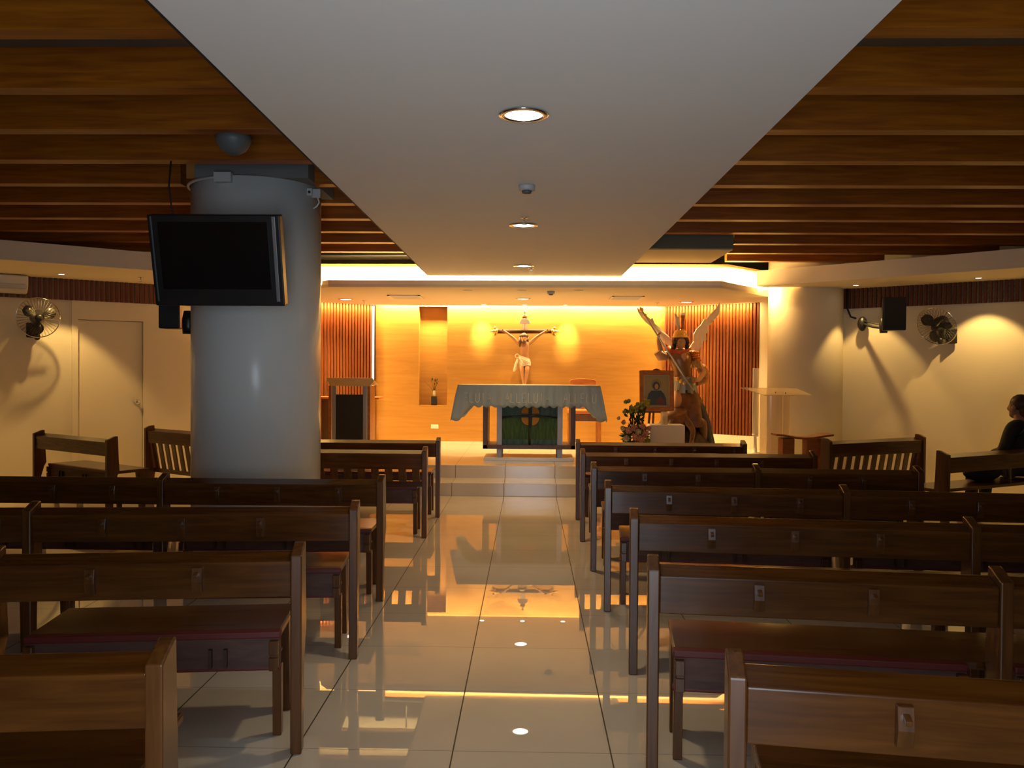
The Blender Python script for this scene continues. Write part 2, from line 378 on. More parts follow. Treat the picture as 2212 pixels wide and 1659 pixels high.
# ------------------------------------------------------------------ pews
def pew(label, x0, y0, length, rz=0., mids=(), slatted=False, hooks=True, kneel=True, group='wooden pews', turn=0., screen=False):
    if turn > 0: x0, y0, rz = x0 + length - length*math.cos(turn), y0 - length*math.sin(turn), turn
    elif turn < 0: rz = turn
    t = thing('pew_screen' if screen else 'pew', label, 'pew front' if screen else 'pew', (x0, y0, 0), rz, group)
    prof = [(0,0),(.06,0),(.068,.28),(.105,.40),(.128,.44),(.120,.55),(.110,.785),(.085,.782),(0,.75)] if not screen else [(0,0),(.06,0),(.10,.12),(.15,.42),(.125,.55),(.11,.787),(.06,.782),(0,.755)]
    w = .042
    ends = [(0, w), (length - w, length)] + [(m - w/2, m + w/2) for m in mids]
    for a, b in ends: MB().prism(prof, a, b, 'x').build('end_panel', PEWD, t, bevel=.005)
    cuts = sorted([w] + [v for m in mids for v in (m - w/2, m + w/2)] + [length - w])
    bays = [(cuts[i], cuts[i+1]) for i in range(0, len(cuts), 2)]
    rail = [(.018,.592),(.012,.726),(.103,.752),(.108,.745),(.085,.602),(.07,.588)]
    for a, b in bays:
        MB().prism(rail, a, b, 'x').build('top_rail', PEW, t, bevel=.004)
        if slatted:
            n = max(2, round((b - a)/.122)); p = (b - a)/n
            zl = .27 if screen else .455
            MB().bar((a, .115, zl), (b, .115, zl), .03, .045).build('lower_rail', PEW, t)
            for i in range(n):
                x = a + p*(i + .5); MB().bar((x, .055, .61), (x, .118, zl - .005), .064, .016, (0, 1, 0)).build('back_slat', PEWD, t)
        if hooks:
            n = int((b - a - .2)/.38); 
            for i in range(n + 1):
                x = a + .34 + i*.38
                if x > b - .08: break
                MB().prism([(.012,.712),(-.004,.712),(-.012,.66),(.0,.618),(.017,.618)], x-.018, x+.018, 'x').bar((x, -.004, .692), (x, -.032, .684), .014, .013).build('bag_hook', PEWD, t, bevel=.002)
    if screen: return t
    MB().box(.10, length - .10, .15, .515, .402, .432).build('seat', PEW, t, bevel=.006)
    for x in [.105, length - .15] + [m - .02 for m in mids]:
        MB().prism([(.42,0),(.465,0),(.49,.40),(.38,.40)], x, x + .042, 'x').build('front_leg', PEWD, t, bevel=.003)
    if kneel:
        for a, b in bays:
            kn = MB().box(a + .06, b - .06, .118, .146, .292, .41).build('kneeler', PLY, t)
            MB().box(a + .055, b - .055, .112, .158, .406, .432).box(a + .055, b - .055, .116, .160, .280, .294).box(a + .06, b - .06, .147, .165, .285, .43).build('padding', RED, kn, bevel=.005)
            for i in range(int((b - a)/.45)):
                x = a + .32 + i*.45
                for xx in (x - .035, x + .022): MB().box(xx, xx + .013, .098, .118, .30, .37).build('hinge', HOOK, kn)
            for x in (a + .062, b - .095):
                MB().box(x, x + .034, .092, .125, .345, .40).box(x, x + .034, .092, .125, .285, .335).box(x + .004, x + .034, .10, .20, .333, .347).build('kneeler_bracket', PEWD, t, bevel=.003)
                MB().prism([(.175,0),(.215,0),(.215,.28),(.165,.28)], x, x + .034, 'x').build('kneeler_leg', PEWD, t, bevel=.003)
    return t
pew('nearest wooden pew right of the aisle, cut off by the frame bottom', .462, 1.93, 1.3, turn=-.15)
pew('second pew from the camera right of the aisle, red kneeler folded under seat', .424, 2.97, 2.6, mids=(1.19,), turn=-.11)
pew('third pew from the camera right of the aisle, unlit brown rail with hooks', .485, 4.01, 2.9, mids=(1.56,), turn=-.10)
pew('fourth pew from the camera right of the aisle, dim rail with long shadowed end', .459, 5.06, 3.0, mids=(1.41,), turn=-.08)
pew('fifth pew from the camera right of the aisle, end stops before the angled pews', .454, 6.08, 2.35, mids=(1.19,), turn=-.03)
pew('sixth pew right of the aisle, bright gold top edge, second from the altar', .442, 7.12, 1.99)
pew('front pew right of the aisle, nearest the altar steps, shortest on that side', .462, 8.17, 1.65)
pew('nearest wooden pew left of the aisle, pale end post, cut off by frame corner', -2.02, 1.96, 1.16, turn=.11)
pew('second pew from the camera left of the aisle, red kneeler folded under seat', -1.99, 3.13, 1.143, turn=.12)
pew('third pew from the camera left of the aisle, dark rail with bag hooks', -3.35, 4.17, 2.50, mids=(.90,), turn=.08)
pew('long pew left of the aisle standing just in front of the grey column', -3.75, 5.22, 2.845, mids=(1.44,))
pew('slat-backed pew left of the aisle, just behind the grey column', -2.62, 7.2, 1.746, slatted=True, hooks=False)
pew('front pew left of the aisle, nearest the altar steps and wooden lectern', -2.52, 8.23, 1.65, hooks=False)
LA = math.radians(-33); RA = math.radians(28.5)
pew('open-backed angled pew by the left wall, nearest the white door', -5.24, 8.78, 1.42, LA, hooks=False, group='angled side pews')
pew('slatted wooden pew front by the left wall, half hidden behind the grey column', -4.43, 9.60, 1.44, LA, slatted=True, hooks=False, kneel=False, screen=True, group='slatted pew fronts')
pew('slatted wooden pew front by the right wall beside the small dished table', 3.02, 8.50, 1.46, RA, slatted=True, hooks=False, kneel=False, screen=True, group='slatted pew fronts')
pew('open-backed angled pew by the right wall where the dark-clothed person sits', 3.57, 7.24, 2.3, RA, hooks=False, kneel=False, group='angled side pews')

# ------------------------------------------------------------------ lamps and ceiling things
def downlight(label, x, y, z, r=.085, group='round downlights', m=LAMP):
    t = thing('downlight', label, 'ceiling light', (x, y, z), 0, group)
    MB().lathe([(r+.028, -.001), (r+.030, -.007), (r+.004, -.010), (r, -.004), (r, -.001)], seg=36).build('trim_ring', CHROME, t)
    MB().lathe([(r, -.0035), (r*.5, -.005), (0, -.006)], seg=36).build('diffuser', m, t)
    return t
downlight('largest glowing round downlight on the white ceiling panel, nearest the camera', -.033, 3.858, 2.617)
downlight('second glowing round downlight on the white ceiling panel, beside the small sprinkler', -.053, 6.781, 2.617)
downlight('third glowing round downlight, near the altar end of the white ceiling panel', -.07, 9.416, 2.617)
downlight('round downlight in the sanctuary soffit above the crucifix', -.093, 11.99, 2.47)
downlight('round downlight in the sanctuary soffit above the wooden lectern', -2.673, 12.22, 2.47)
downlight('round downlight in the sanctuary soffit above the winged statue', 2.298, 12.41, 2.47)
def spotlet(label, x, y, z, m=LAMPS, r=.035, group='small soffit spotlights'):
    t = thing('spotlight', label, 'ceiling light', (x, y, z), 0, group)
    MB().lathe([(r+.014, -.001), (r+.015, -.005), (r, -.006), (r, -.001)], seg=24).build('trim_ring', IVORY, t)
    MB().lathe([(r, -.003), (0, -.005)], seg=24).build('bulb', m, t)
spotlet('small spotlight in the right side soffit above the black speaker', 4.104, 10.705, 2.55)
spotlet('small spotlight in the right side soffit above the bright wall scallop', 5.16, 9.814, 2.55)
spotlet('small spotlight in the left side soffit beside the air conditioner', -5.523, 9.849, 2.55)
spotlet('small soffit spotlight close to the back wall, left of the crucifix', -.709, 13.1, 2.47)
spotlet('small soffit spotlight close to the back wall, straight above the crucifix', -.078, 13.1, 2.47)
spotlet('small soffit spotlight close to the back wall, right of the crucifix', .554, 13.1, 2.47)
spotlet('unlit small spotlight at the soffit lip, left of the middle', -.795, 10.78, 2.47, IVORY, .045, 'unlit spotlights at the soffit lip')
spotlet('unlit small spotlight at the soffit lip, above the altar centre', -.101, 10.75, 2.47, IVORY, .045, 'unlit spotlights at the soffit lip')
spotlet('unlit small spotlight at the soffit lip, right of the smoke detector', .621, 10.71, 2.47, IVORY, .045, 'unlit spotlights at the soffit lip')
def detector(label, x, y, z, r=.055):
    t = thing('smoke_detector', label, 'smoke detector', (x, y, z), 0, 'smoke detectors')
    MB().lathe([(r, -.001), (r, -.012), (r*.96, -.034), (r*.7, -.036)], seg=28).build('body', GREYP, t)
    MB().lathe([(r*.62, -.036), (r*.55, -.05), (r*.2, -.054), (0, -.054)], seg=24).build('sensor', DGREY, t)
detector('white smoke detector on the ceiling panel between two downlights', -.023, 5.33, 2.617, .052)
detector('small smoke detector under the sanctuary soffit near its lip', .272, 10.85, 2.47, .05)
def sprinkler(label, x, y, z):
    t = thing('ceiling_sprinkler', label, 'sprinkler', (x, y, z), 0, 'fire sprinklers')
    MB().lathe([(.032, -.001), (.030, -.005), (.012, -.008)], seg=20).build('escutcheon', CHROME, t)
    MB().tube([(0,0,-.006), (0,0,-.03)], .007, 8).bar((-.011,0,-.028), (-.006,0,-.05), .004, .004).bar((.011,0,-.028), (.006,0,-.05), .004, .004).build('body', CHROME, t)
    MB().lathe([(.020, -.050), (.020, -.053), (0, -.053)], seg=16).build('deflector', CHROME, t)
sprinkler('fire sprinkler just in front of the second downlight on the panel', -.044, 6.45, 2.617)
sprinkler('fire sprinkler just behind the third downlight on the panel', .013, 9.60, 2.617)
sprinkler('fire sprinkler in the soffit beside the lectern downlight', -2.45, 12.45, 2.47)
sprinkler('fire sprinkler in the soffit left of the statue spear', 1.90, 12.6, 2.47)
sprinkler('fire sprinkler under the left side soffit near the column', -4.72, 10.15, 2.55)
def vent(label, x0, x1, y0, y1, z):
    t = thing('air_vent', label, 'air vent', ((x0+x1)/2, (y0+y1)/2, z), 0, 'soffit air vents'); hx, hy = (x1-x0)/2, (y1-y0)/2
    MB().box(-hx, hx, -hy, -hy+.03, -.012, -.001).box(-hx, hx, hy-.03, hy, -.012, -.001).box(-hx, -hx+.03, -hy, hy, -.012, -.001).box(hx-.03, hx, -hy, hy, -.012, -.001).build('frame', IVORY, t)
    MB().box(-hx+.03, hx-.03, -hy+.03, hy-.03, -.004, -.001).build('backing', DGREY, t)
    s = MB(); n = 9
    for i in range(n):
        y = -hy + .05 + (2*hy - .10)*i/(n-1); s.bar((-hx+.03, y, -.008), (hx-.03, y, -.008), .022, .004, (0, .5, .8))
    s.build('louvres', IVORY, t)
vent('square air vent in the soffit above the wall niche', -1.95, -1.50, 11.5, 12.02, 2.47)
vent('square air vent in the soffit right of the crucifix', 1.12, 1.56, 11.48, 11.97, 2.47)
# dark dome hanging under a beam, left
t = thing('dome_fixture', 'dark grey dome fixture between beams above the column', 'ceiling fixture', (-1.775, 5.02, 2.725))
MB().lathe([(.0, .0), (.04, .006), (.075, .03), (.10, .075), (.108, .11), (.06, .115)], seg=28).build('dome', DGREY, t, smooth=True)
MB().tube([(0,0,.11), (0,0,.58)], .012, 8).build('stem', DGREY, t)
# duct box, right
t = thing('air_duct', 'grey boxed air duct with beige underside among the beams', 'air duct', (1.655, 9.55, 2.745))
MB().box(-.48, .50, -.55, .55, .012, .20).build('casing', DUCT, t, bevel=.006)
MB().box(-.48, .50, -.53, .55, 0, .012).build('underside', DUCTU, t)
MB().tube([(.30, .2, .2), (.30, .2, .555)], .012, 8).tube([(-.30, .2, .2), (-.30, .2, .555)], .012, 8).build('hanger', DGREY, t)
def conduit(label, pts, r=.022):
    p = tag(MB().tube(pts, r, 10).build('conduit_pipe', DGREY), label, 'pipe', 'pipes in the open ceiling')
    for q in (.25, .75):
        c = Vector(pts[0]).lerp(Vector(pts[1]), q); MB().tube([c, (c.x, c.y, 3.299)], .008, 8).build('hanger_rod', DGREY, p)
conduit('thick grey pipe above the beams at the top left', [(-7.4, 3.72, 3.1), (-1.5, 3.60, 3.1)], .05)
conduit('thick grey pipe above the beams at the top right', [(1.4, 3.72, 3.12), (7.4, 3.86, 3.12)], .075)
conduit('thin pipe above the cove, left of the ceiling panel', [(-3.4, 11.2, 2.93), (-1.0, 11.05, 2.93)], .03)

# ------------------------------------------------------------------ sanctuary furniture
# altar
t = thing('altar_table', 'dark wood altar with stained glass front panel and steel legs', 'altar', (.003, 10.66, .302))
MB().box(-.57, .57, 0, .62, 0, .04).build('base_plate', PLATE, t, bevel=.003)
for x in (-.376, .393): MB().box(x - .033, x + .033, .04, .085, .04, .905).build('front_post', STEEL, t, bevel=.003)
for x in (-.376, .393): MB().box(x - .033, x + .033, .535, .58, .04, .905).build('rear_post', STEEL, t, bevel=.003)
fr = MB().box(-.585, -.525, .02, .60, .15, .905).box(.53, .59, .02, .60, .15, .905).box(-.585, .59, .02, .60, .148, .20)
fr.build('outer_frame', DWOOD, t, bevel=.004)
MB().box(-.86, .86, -.02, .70, .905, .955).build('tabletop', DWOOD, t, bevel=.004)
g = MB().box(-.343, .36, .055, .07, .20, .905).build('glass_panel', GREENG, t)
MB().box(-.343, .36, .0505, .055, .57, .905).build('sky_glass', TEAL, g)
MB().box(-.343, .36, .0505, .055, .20, .27).build('water_glass', TEAL, g)
MB().tube([(.010,.05,.20), (.004,.05,.36), (.018,.05,.55), (.014,.05,.72), (.028,.05,.90)], [.016,.012,.016,.013,.012], 8).tube([(-.343,.05,.545), (-.20,.05,.562), (.016,.05,.572), (.2,.05,.565), (.36,.05,.548)], [.011,.008,.013,.008,.011], 8).build('lead_cross', LEAD, g)
for sx, sz in ((-1, 1), (1, 1), (-1, -1), (1, -1)):
    pts = [(.016 + sx*(.025 + .10*math.sin(a)*.9), .575 + sz*(.025 + .10*math.cos(a))) for a in [i*PI/2/7 for i in range(8)]] + [(.016 + sx*.025, .575 + sz*.025)]
    MB().prism(pts, .046, .0503, 'y').build('petal', AMBER, g)
# altar cloth
def cloth():
    mb = MB(); X0, X1, Y0, Y1, Z = -.895, .893, 10.615, 11.385, 1.262
    N = 96; P = []
    per = [((X0 + (X1-X0)*i/N, Y0), (0, -1), i/N) for i in range(N+1)]
    side = 40
    per += [((X1, Y0 + (Y1-Y0)*i/side), (1, 0), i/side) for i in range(0, side+1)]
    per += [((X1 - (X1-X0)*i/N, Y1), (0, 1), i/N) for i in range(0, N+1)]
    per += [((X0, Y1 - (Y1-Y0)*i/side), (-1, 0), i/side) for i in range(0, side+1)]
    n = len(per); rows = 12; vs = []
    for r in range(rows + 1):
        q = r / rows
        for i, ((x, y), nn, s) in enumerate(per):
            ec = min(s, 1-s); L = X1-X0 if nn[0] == 0 else Y1-Y0; dc = ec*L
            u = max(0., min(1., 1 - (dc - .07)/.12)); corner = u*u*(3 - 2*u)
            drop = .255 + .17*corner
            ph = s*L*45
            fold = (.010*math.sin(ph*.55) + .007*math.sin(ph*1.3+1))*(.3+q) + .05*corner*q*1.2
            scal = (.030*abs(math.sin(PI*s*L/.105)) if r == rows else 0)
            if corner > 0:
                other = (-1, 0) if (s < .5) == (nn == (0,-1)) else (1, 0)
            diag = .085*max(0, 1 - dc/.22)*q**.8
            dx = nn[0]*(fold + .012*q); dy = nn[1]*(fold + .012*q)
            if nn[0] == 0: dx += (diag if x > 0 else -diag)
            else: dy += (diag if y > 11 else -diag)
            vs.append((x + dx, y + dy, Z - drop*q - scal*(-1 if r == rows else 0)*-1 + .0))
    fs = [(r*n+i, r*n+(i+1) % n, (r+1)*n+(i+1) % n, (r+1)*n+i) for r in range(rows) for i in range(n)]
    mb.add(vs, fs, True)
    b = len(mb.v); mb.add([(X0, Y0, Z), (X1, Y0, Z), (X1, Y1, Z), (X0, Y1, Z)], [(0, 1, 2, 3)])
    return mb
cl = tag(cloth().build('altar_cloth', CLOTH), 'pale blue satin cloth with scalloped hem draped over the altar', 'altar cloth')
md = cl.modifiers.new('thick', 'SOLIDIFY'); md.thickness = .003; md.offset = -1
GL = {'A': [[(0,0),(.5,1),(1,0)],[(.2,.4),(.8,.4)]], 'L': [[(0,1),(0,0),(.8,0)]], 'E': [[(.8,1),(0,1),(0,0),(.8,0)],[(0,.5),(.6,.5)]], 'U': [[(0,1),(0,.15),(.25,0),(.6,0),(.85,.15),(.85,1)]], 'I': [[(.4,0),(.4,1)]]}
le = MB()
for w0 in (-1.033, -.298, .437):
    for i, ch in enumerate('ALLELUIA'):
        x = w0 + i*.0725
        if x < -.84 or x > .80: continue
        for st in GL[ch]: le.tube([(x + a*.052, 10.594 - .012*(1-b), 1.045 + b*.118) for a, b in st], .0035, 6)
le.build('embroidered_lettering', EMB, cl)

# crucifix on the back wall
t = thing('crucifix', 'carved crucifix with gold-tipped dark cross on the back wall', 'crucifix', (-.075, 13.34, 1.10))
MB().tube([(0,.05,0), (0,.05,1.20)], .036, 14).build('upright_beam', CROSS, t)
MB().tube([(-.44,.03,.965), (.44,.03,.972)], .034, 14).build('cross_beam', CROSS, t)
MB().box(-.03, .03, .08, .16, .25, .33).box(-.03, .03, .08, .16, .85, .93).build('wall_mount', CROSS, t)
for sx in (-1, 1):
    f = MB().lathe([(.04, 0), (.05, .02), (.038, .04), (.02, .05), (.03, .07), (.012, .09), (.006, .135), (0, .14)], (0, 0, 0), 16, 'x')
    if sx < 0: f.xf(Matrix.Rotation(PI, 4, 'Z'))
    f.ball((sx*.05, 0, .055), .022).ball((sx*.05, 0, -.055), .022).xf(Matrix.Translation((sx*.42, .03, .968))).build('finial', GOLD, t)
MB().lathe([(.045, 0), (.05, .02), (.034, .04), (.02, .055), (.03, .075), (.01, .10), (0, .13)], (0, .05, 1.19), 16).build('finial', GOLD, t)
MB().prism([(-.086,0),(.086,0),(.082,.03),(.066,.06),(.04,.08),(0,.088),(-.04,.08),(-.066,.06),(-.082,.03)], -.005, .012, 'y').xf(Matrix.Translation((0,0,1.085))).build('title_plaque', SCROLL, t, bevel=.004)
f = Fig(); Z = lambda z: z - 1.10
pel = f.node((0, -.03, Z(1.60)), (.072, .058))
wa = f.node((.0, -.035, Z(1.68)), (.058, .048), pel)
ch = f.node((.005, -.05, Z(1.80)), (.085, .062), wa)
nk0 = f.node((.0, -.045, Z(1.875)), (.05, .042), ch); nk = f.node((-.008, -.06, Z(1.905)), .032, nk0)
for sx, sh, el, wr in ((-1, (-.085, 1.865), (-.185, 1.965), (-.305, 2.058)), (1, (.088, 1.885), (.20, 1.985), (.315, 2.062))):
    a = f.node((sh[0], -.04, Z(sh[1])), .036, nk0); b = f.node((el[0], -.035, Z(el[1])), .025, a); c = f.node((wr[0], -.02, Z(wr[1])), .017, b)
    f.hand(c, (sx*.85, 0, .5), sx, .015, .42, .6)
for sx in (-1, 1):
    h = f.node((sx*.04, -.035, Z(1.555)), .05, pel); k = f.node((sx*.04 + .0, -.11, Z(1.455)), .036, h)
    c = f.node((sx*.028, -.06, Z(1.36)), .031, k); an = f.node((sx*.014, -.035, Z(1.24)), .018, c); ft = f.node((sx*.012, -.075, Z(1.175)), .018, an); f.node((sx*.012, -.09, Z(1.14)), .014, ft)
f.build('corpus', SKIN, t)
hd = MB().ball((-.012, -.085, Z(1.955)), (.05, .058, .068)).ball((-.016, -.145, Z(1.945)), (.009, .014, .016)).ball((-.012, -.12, Z(1.915)), (.03, .03, .025))
hd.ball((-.032, -.135, Z(1.965)), .008).ball((.004, -.135, Z(1.965)), .008).ball((-.064, -.085, Z(1.95)), (.008, .014, .02)).ball((.04, -.085, Z(1.95)), (.008, .014, .02)).build('head', SKIN, t)
MB().ball((-.01, -.07, Z(1.975)), (.058, .058, .068)).tube([(-.055, -.07, Z(1.97)), (-.07, -.075, Z(1.90)), (-.075, -.08, Z(1.82))], [.03, .028, .012]).tube([(.04, -.065, Z(1.97)), (.052, -.06, Z(1.90)), (.045, -.06, Z(1.86))], [.025, .022, .012]).ball((-.012, -.135, Z(1.90)), (.034, .026, .032)).build('hair', BEARD, t)
cr = MB()
for q in range(3):
    cr.tube([(-.012 + .066*math.cos(a), -.075 + .066*math.sin(a), Z(1.992) + .008*math.sin(a*4 + q*2)) for a in [i*2*PI/20 for i in range(21)]], .008, 6)
cr.build('thorn_crown', HAIRB, t)
lc = MB(); n = 28
prof = [(.080, Z(1.662)), (.090, Z(1.63)), (.095, Z(1.59)), (.094, Z(1.555)), (.090, Z(1.52))]
vs = []
for j, (r, z) in enumerate(prof):
    for i in range(n):
        a = 2*PI*i/n; rr = r*(1 + .05*math.sin(a*7 + j*.9)); vs.append((rr*math.cos(a), -.04 + rr*.80*math.sin(a), z + .028*math.cos(a)*(-1 if j < 4 else .4)))
lc.add(vs, [(j*n+i, j*n+(i+1) % n, (j+1)*n+(i+1) % n, (j+1)*n+i) for j in range(4) for i in range(n)], True)
for q in range(4): lc.tube([(-.085+.01*q, -.10, Z(1.655)-.018*q), (-.02, -.125, Z(1.62)-.020*q), (.06, -.11, Z(1.585)-.016*q), (.095, -.06, Z(1.575)-.014*q)], .009, 6)
lc.tube([(-.10, -.07, Z(1.63)), (-.13, -.06, Z(1.55)), (-.15, -.05, Z(1.46)), (-.17, -.045, Z(1.43))], [.02, .022, .025, .008])
lc.tube([(-.115 + .03*math.cos(a), -.085, Z(1.675) + .03*math.sin(a)) for a in [i*2*PI/12 for i in range(13)]], .008, 6)
lc.build('loincloth', LOIN, t)

# presider's chair
t = thing('presider_chair', 'orange-brown wooden chair behind the altar, back above the cloth', 'chair', (.83, 12.75, .302))
bk = [(-.20, .55), (.20, .55), (.205, .99), (.18, 1.012), (.09, 1.025), (0, 1.028), (-.09, 1.025), (-.18, 1.012), (-.205, .99)]
MB().prism(bk, .24, .28, 'y').build('backrest', CHAIRW, t, bevel=.008)
MB().box(-.24, .25, -.27, .24, .50, .565).build('seat_cushion', UPH, t, bevel=.02)
MB().box(-.235, .245, -.265, .24, .40, .499).build('apron', DWOOD, t, bevel=.004)
for x in (-.235, .20):
    for y in (-.265, .21): MB().box(x, x + .045, y, y + .045, 0, .40 if y < 0 else .56).build('leg', CHAIRW, t, bevel=.003)

# wooden lectern, left
t = thing('lectern', 'wooden lectern with pale angled top, steel posts and black panel', 'lectern', (-2.355, 11.0, .302))
MB().prism([(-.31, 1.035), (.305, 1.035), (.325, .985), (.27, .928), (-.245, .928)], -.02, .012, 'y').build('desk_front', DESK, t, bevel=.003)
MB().add([(-.30,.012,1.033),(.30,.012,1.033),(.30,.44,.95),(-.30,.44,.95),(-.30,.012,1.013),(.30,.012,1.013),(.30,.44,.93),(-.30,.44,.93)], [(0,1,2,3),(7,6,5,4),(0,4,5,1),(1,5,6,2),(2,6,7,3),(3,7,4,0)]).build('reading_top', DESK, t)
for x in (-.204, .205): MB().box(x - .025, x + .025, .0, .05, 0, .93).build('post', STEEL, t, bevel=.003)
MB().box(-.178, .179, .012, .04, .01, .815).build('front_panel', BLKM, t)
for x in (-.27, .245): MB().box(x - .018, x + .018, .06, .40, 0, .93).build('side_panel', MWOOD, t, bevel=.003)
MB().box(-.25, .225, .30, .40, 0, .03).build('foot', MWOOD, t)
# credence table
t = thing('credence_table', 'brown side table behind the wooden lectern, top edge past the light strip', 'table', (-2.63, 12.3, .302))
MB().box(-.46, .465, -.2, .2, .715, .745).build('tabletop', CHAIRW, t, bevel=.003)
MB().box(-.40, -.08, -.15, -.12, .05, .714).build('front_panel', DWOOD, t)
for x in (-.42, -.08, .30): MB().box(x, x + .045, -.17, .17, 0, .714).build('side_panel', CHAIRW, t, bevel=.003)
# clear acrylic lectern, right
t = thing('acrylic_lectern', 'clear acrylic lectern with wide flat reading top by the white column', 'lectern', (3.0, 10.42, .302))
A, D_, C_, B_ = (-.376, .06, .955), (-.155, -.19, .872), (.500, .06, .868), (.36, .24, .948)
th = .012
MB().add([A, D_, C_, B_] + [(p[0], p[1], p[2]-th) for p in (A, D_, C_, B_)], [(0,1,2,3),(7,6,5,4),(0,4,5,1),(1,5,6,2),(2,6,7,3),(3,7,4,0)]).build('reading_top', ACR, t)
def curved(x0, y0, x1, y1, bow, z0, z1, th=.012, n=10):
    pts = []
    for i in range(n+1):
        q = i/n; d = Vector((x1-x0, y1-y0, 0)); nn = Vector((d.y, -d.x, 0)).normalized()
        pts.append(Vector((x0, y0, 0)) + d*q + nn*bow*math.sin(PI*q))
    o = [p + Vector((.0, th, 0)) for p in pts][::-1]
    return MB().prism([(p.x, p.y) for p in pts] + [(p.x, p.y) for p in o], z0, z1, 'z')
curved(-.16, -.02, .10, -.06, .05, .02, .87).build('left_panel', ACR, t)
curved(.112, -.06, .22, .06, .03, .02, .88).build('right_panel', ACR, t)
MB().box(-.2, .26, -.14, .18, 0, .019).build('foot', ACR, t)
MB().tube([(.02, -.03, .85), (.02, -.03, .905)], .012, 10).build('fixing', CHROME, t)
MB().tube([(.15, .0, .85), (.15, .0, .90)], .012, 10).build('fixing', CHROME, t)
# paschal candle
t = thing('paschal_candle', 'tall slim white candle with blackened wick beside the acrylic lectern', 'candle', (3.135, 11.72, .302))
MB().lathe([(.12, 0), (.12, .02), (.03, .04), (.02, .25), (.045, .27), (.045, .29)], seg=24).build('stand', IVORY, t)
MB().lathe([(.041, .29), (.042, 1.19), (.038, 1.20), (0, 1.20)], seg=24).build('wax', WAX, t)
MB().tube([(0,0,1.20), (.003,0,1.222)], .004, 6).lathe([(.016, 1.2005), (.016, 1.203), (0, 1.204)], seg=12).build('wick', BLKM, t)
# dished side table
t = thing('dished_table', 'small wooden table with upswept dished top beside the angled pew', 'table', (3.055, 9.45, 0), 0)
pr = [(-.315, .765), (-.22, .757), (-.10, .735), (0, .728), (.10, .735), (.22, .757), (.315, .768)]
MB().prism(pr + [(x, z - .022) for x, z in pr[::-1]], -.09, .13, 'y').build('top', CHAIRW, t, bevel=.003)
for x0, x1 in ((-.24, -.11), (.03, .22)): MB().box(x0, x1, -.07, .11, 0, .715).build('side_panel', CHAIRW, t, bevel=.003)
MB().box(-.11, .03, -.06, -.03, .12, .2).build('stretcher', CHAIRW, t)

# statue -----------------------------------------------------------
t = thing('archangel_statue', 'painted winged warrior statue with spear, standing over a dark demon', 'statue', (2.14, 12.05, .302))
ZZ = lambda z: z - .302
rk = MB(); rk.lathe([(.46, 0), (.47, .05), (.43, .14), (.33, .24), (.24, .34), (.0, .38)], (.02, .05, 0), 26)
rk.v = [(x*(1 + .16*math.sin(7*y + 9*z)), y*(1 + .16*math.sin(8*x + 5*z)), z*(1 + .1*math.sin(9*x+6*y)) if z > .01 else z) for x, y, z in rk.v]
rk.build('rock_base', ROCK, t, smooth=False)
f = Fig()    # demon, bent double under the feet
p0 = f.node((.04, -.02, .50), (.15, .13)); p1 = f.node((-.02, -.20, .55), (.14, .12), p0); p2 = f.node((-.10, -.30, .48), (.12, .10), p1)
nk = f.node((-.16, -.36, .42), .06, p2); f.node((-.20, -.40, .36), (.08, .085), nk)
for sx in (-1, 1):
    a = f.node((-.10 + sx*.13, -.28, .50), .06, p2); b = f.node((-.10 + sx*.24, -.33, .34), .045, a); c = f.node((-.10 + sx*.20, -.42, .17), .03, b); f.hand(c, (0, -.6, -.6), sx, .025, .8, .6)
for sx in (-1, 1):
    a = f.node((.05 + sx*.12, .0, .46), .085, p0); b = f.node((.08 + sx*.22, -.20, .44), .07, a); c = f.node((.14 + sx*.20, -.10, .17), .05, b); d = f.node((.14 + sx*.22, -.2, .06), .04, c); f.node((.14 + sx*.24, -.30, .04), .03, d)
f.build('demon', DEMON, t)
MB().ball((-.215, -.45, .37), (.03, .03, .02)).tube([(-.25, -.38, .42), (-.29, -.40, .50)], [.02, .004]).tube([(-.16, -.38, .42), (-.14, -.42, .50)], [.02, .004]).build('demon_horns', DEMON, t)
# dark drapery trailing to the right
dr = MB(); pts = [(.06, -.02, .86), (.20, -.02, .80), (.30, -.03, .62), (.37, -.05, .42), (.42, -.07, .22), (.50, -.09, .04)]
for k in range(7):
    q = k/6; dr.tube([(x - .17*q*(.5 + .5*i/5) , y - .05*math.sin(k*2.2) + .10*q, z*(1 - .04*q)) for i, (x, y, z) in enumerate(pts)], [.04, .06, .07, .07, .06, .02], 8)
dr.build('trailing_drapery', CAPE, t)
f = Fig()    # warrior
pel = f.node((.06, -.02, ZZ(1.27)), (.125, .10)); wa = f.node((.05, -.03, ZZ(1.40)), (.105, .085), pel); chs = f.node((.01, -.04, ZZ(1.60)), (.15, .105), wa)
nk0 = f.node((-.0, -.03, ZZ(1.72)), (.075, .06), chs); nk = f.node((-.005, -.035, ZZ(1.78)), .045, nk0)
a = f.node((-.13, -.03, ZZ(1.70)), .06, nk0); b = f.node((-.265, -.09, ZZ(1.69)), .048, a); c = f.node((-.315, -.10, ZZ(1.88)), .032, b)
f.hand(c, (-.05, 0, 1), -1, .027, .75, .9, palm=(1, -.2, 0))
a = f.node((.165, -.03, ZZ(1.69)), .065, nk0); b = f.node((.335, -.05, ZZ(1.44)), .05, a); c = f.node((.24, -.17, ZZ(1.33)), .034, b)
f.hand(c, (-.9, -.3, -.1), 1, .027, .75, .8)
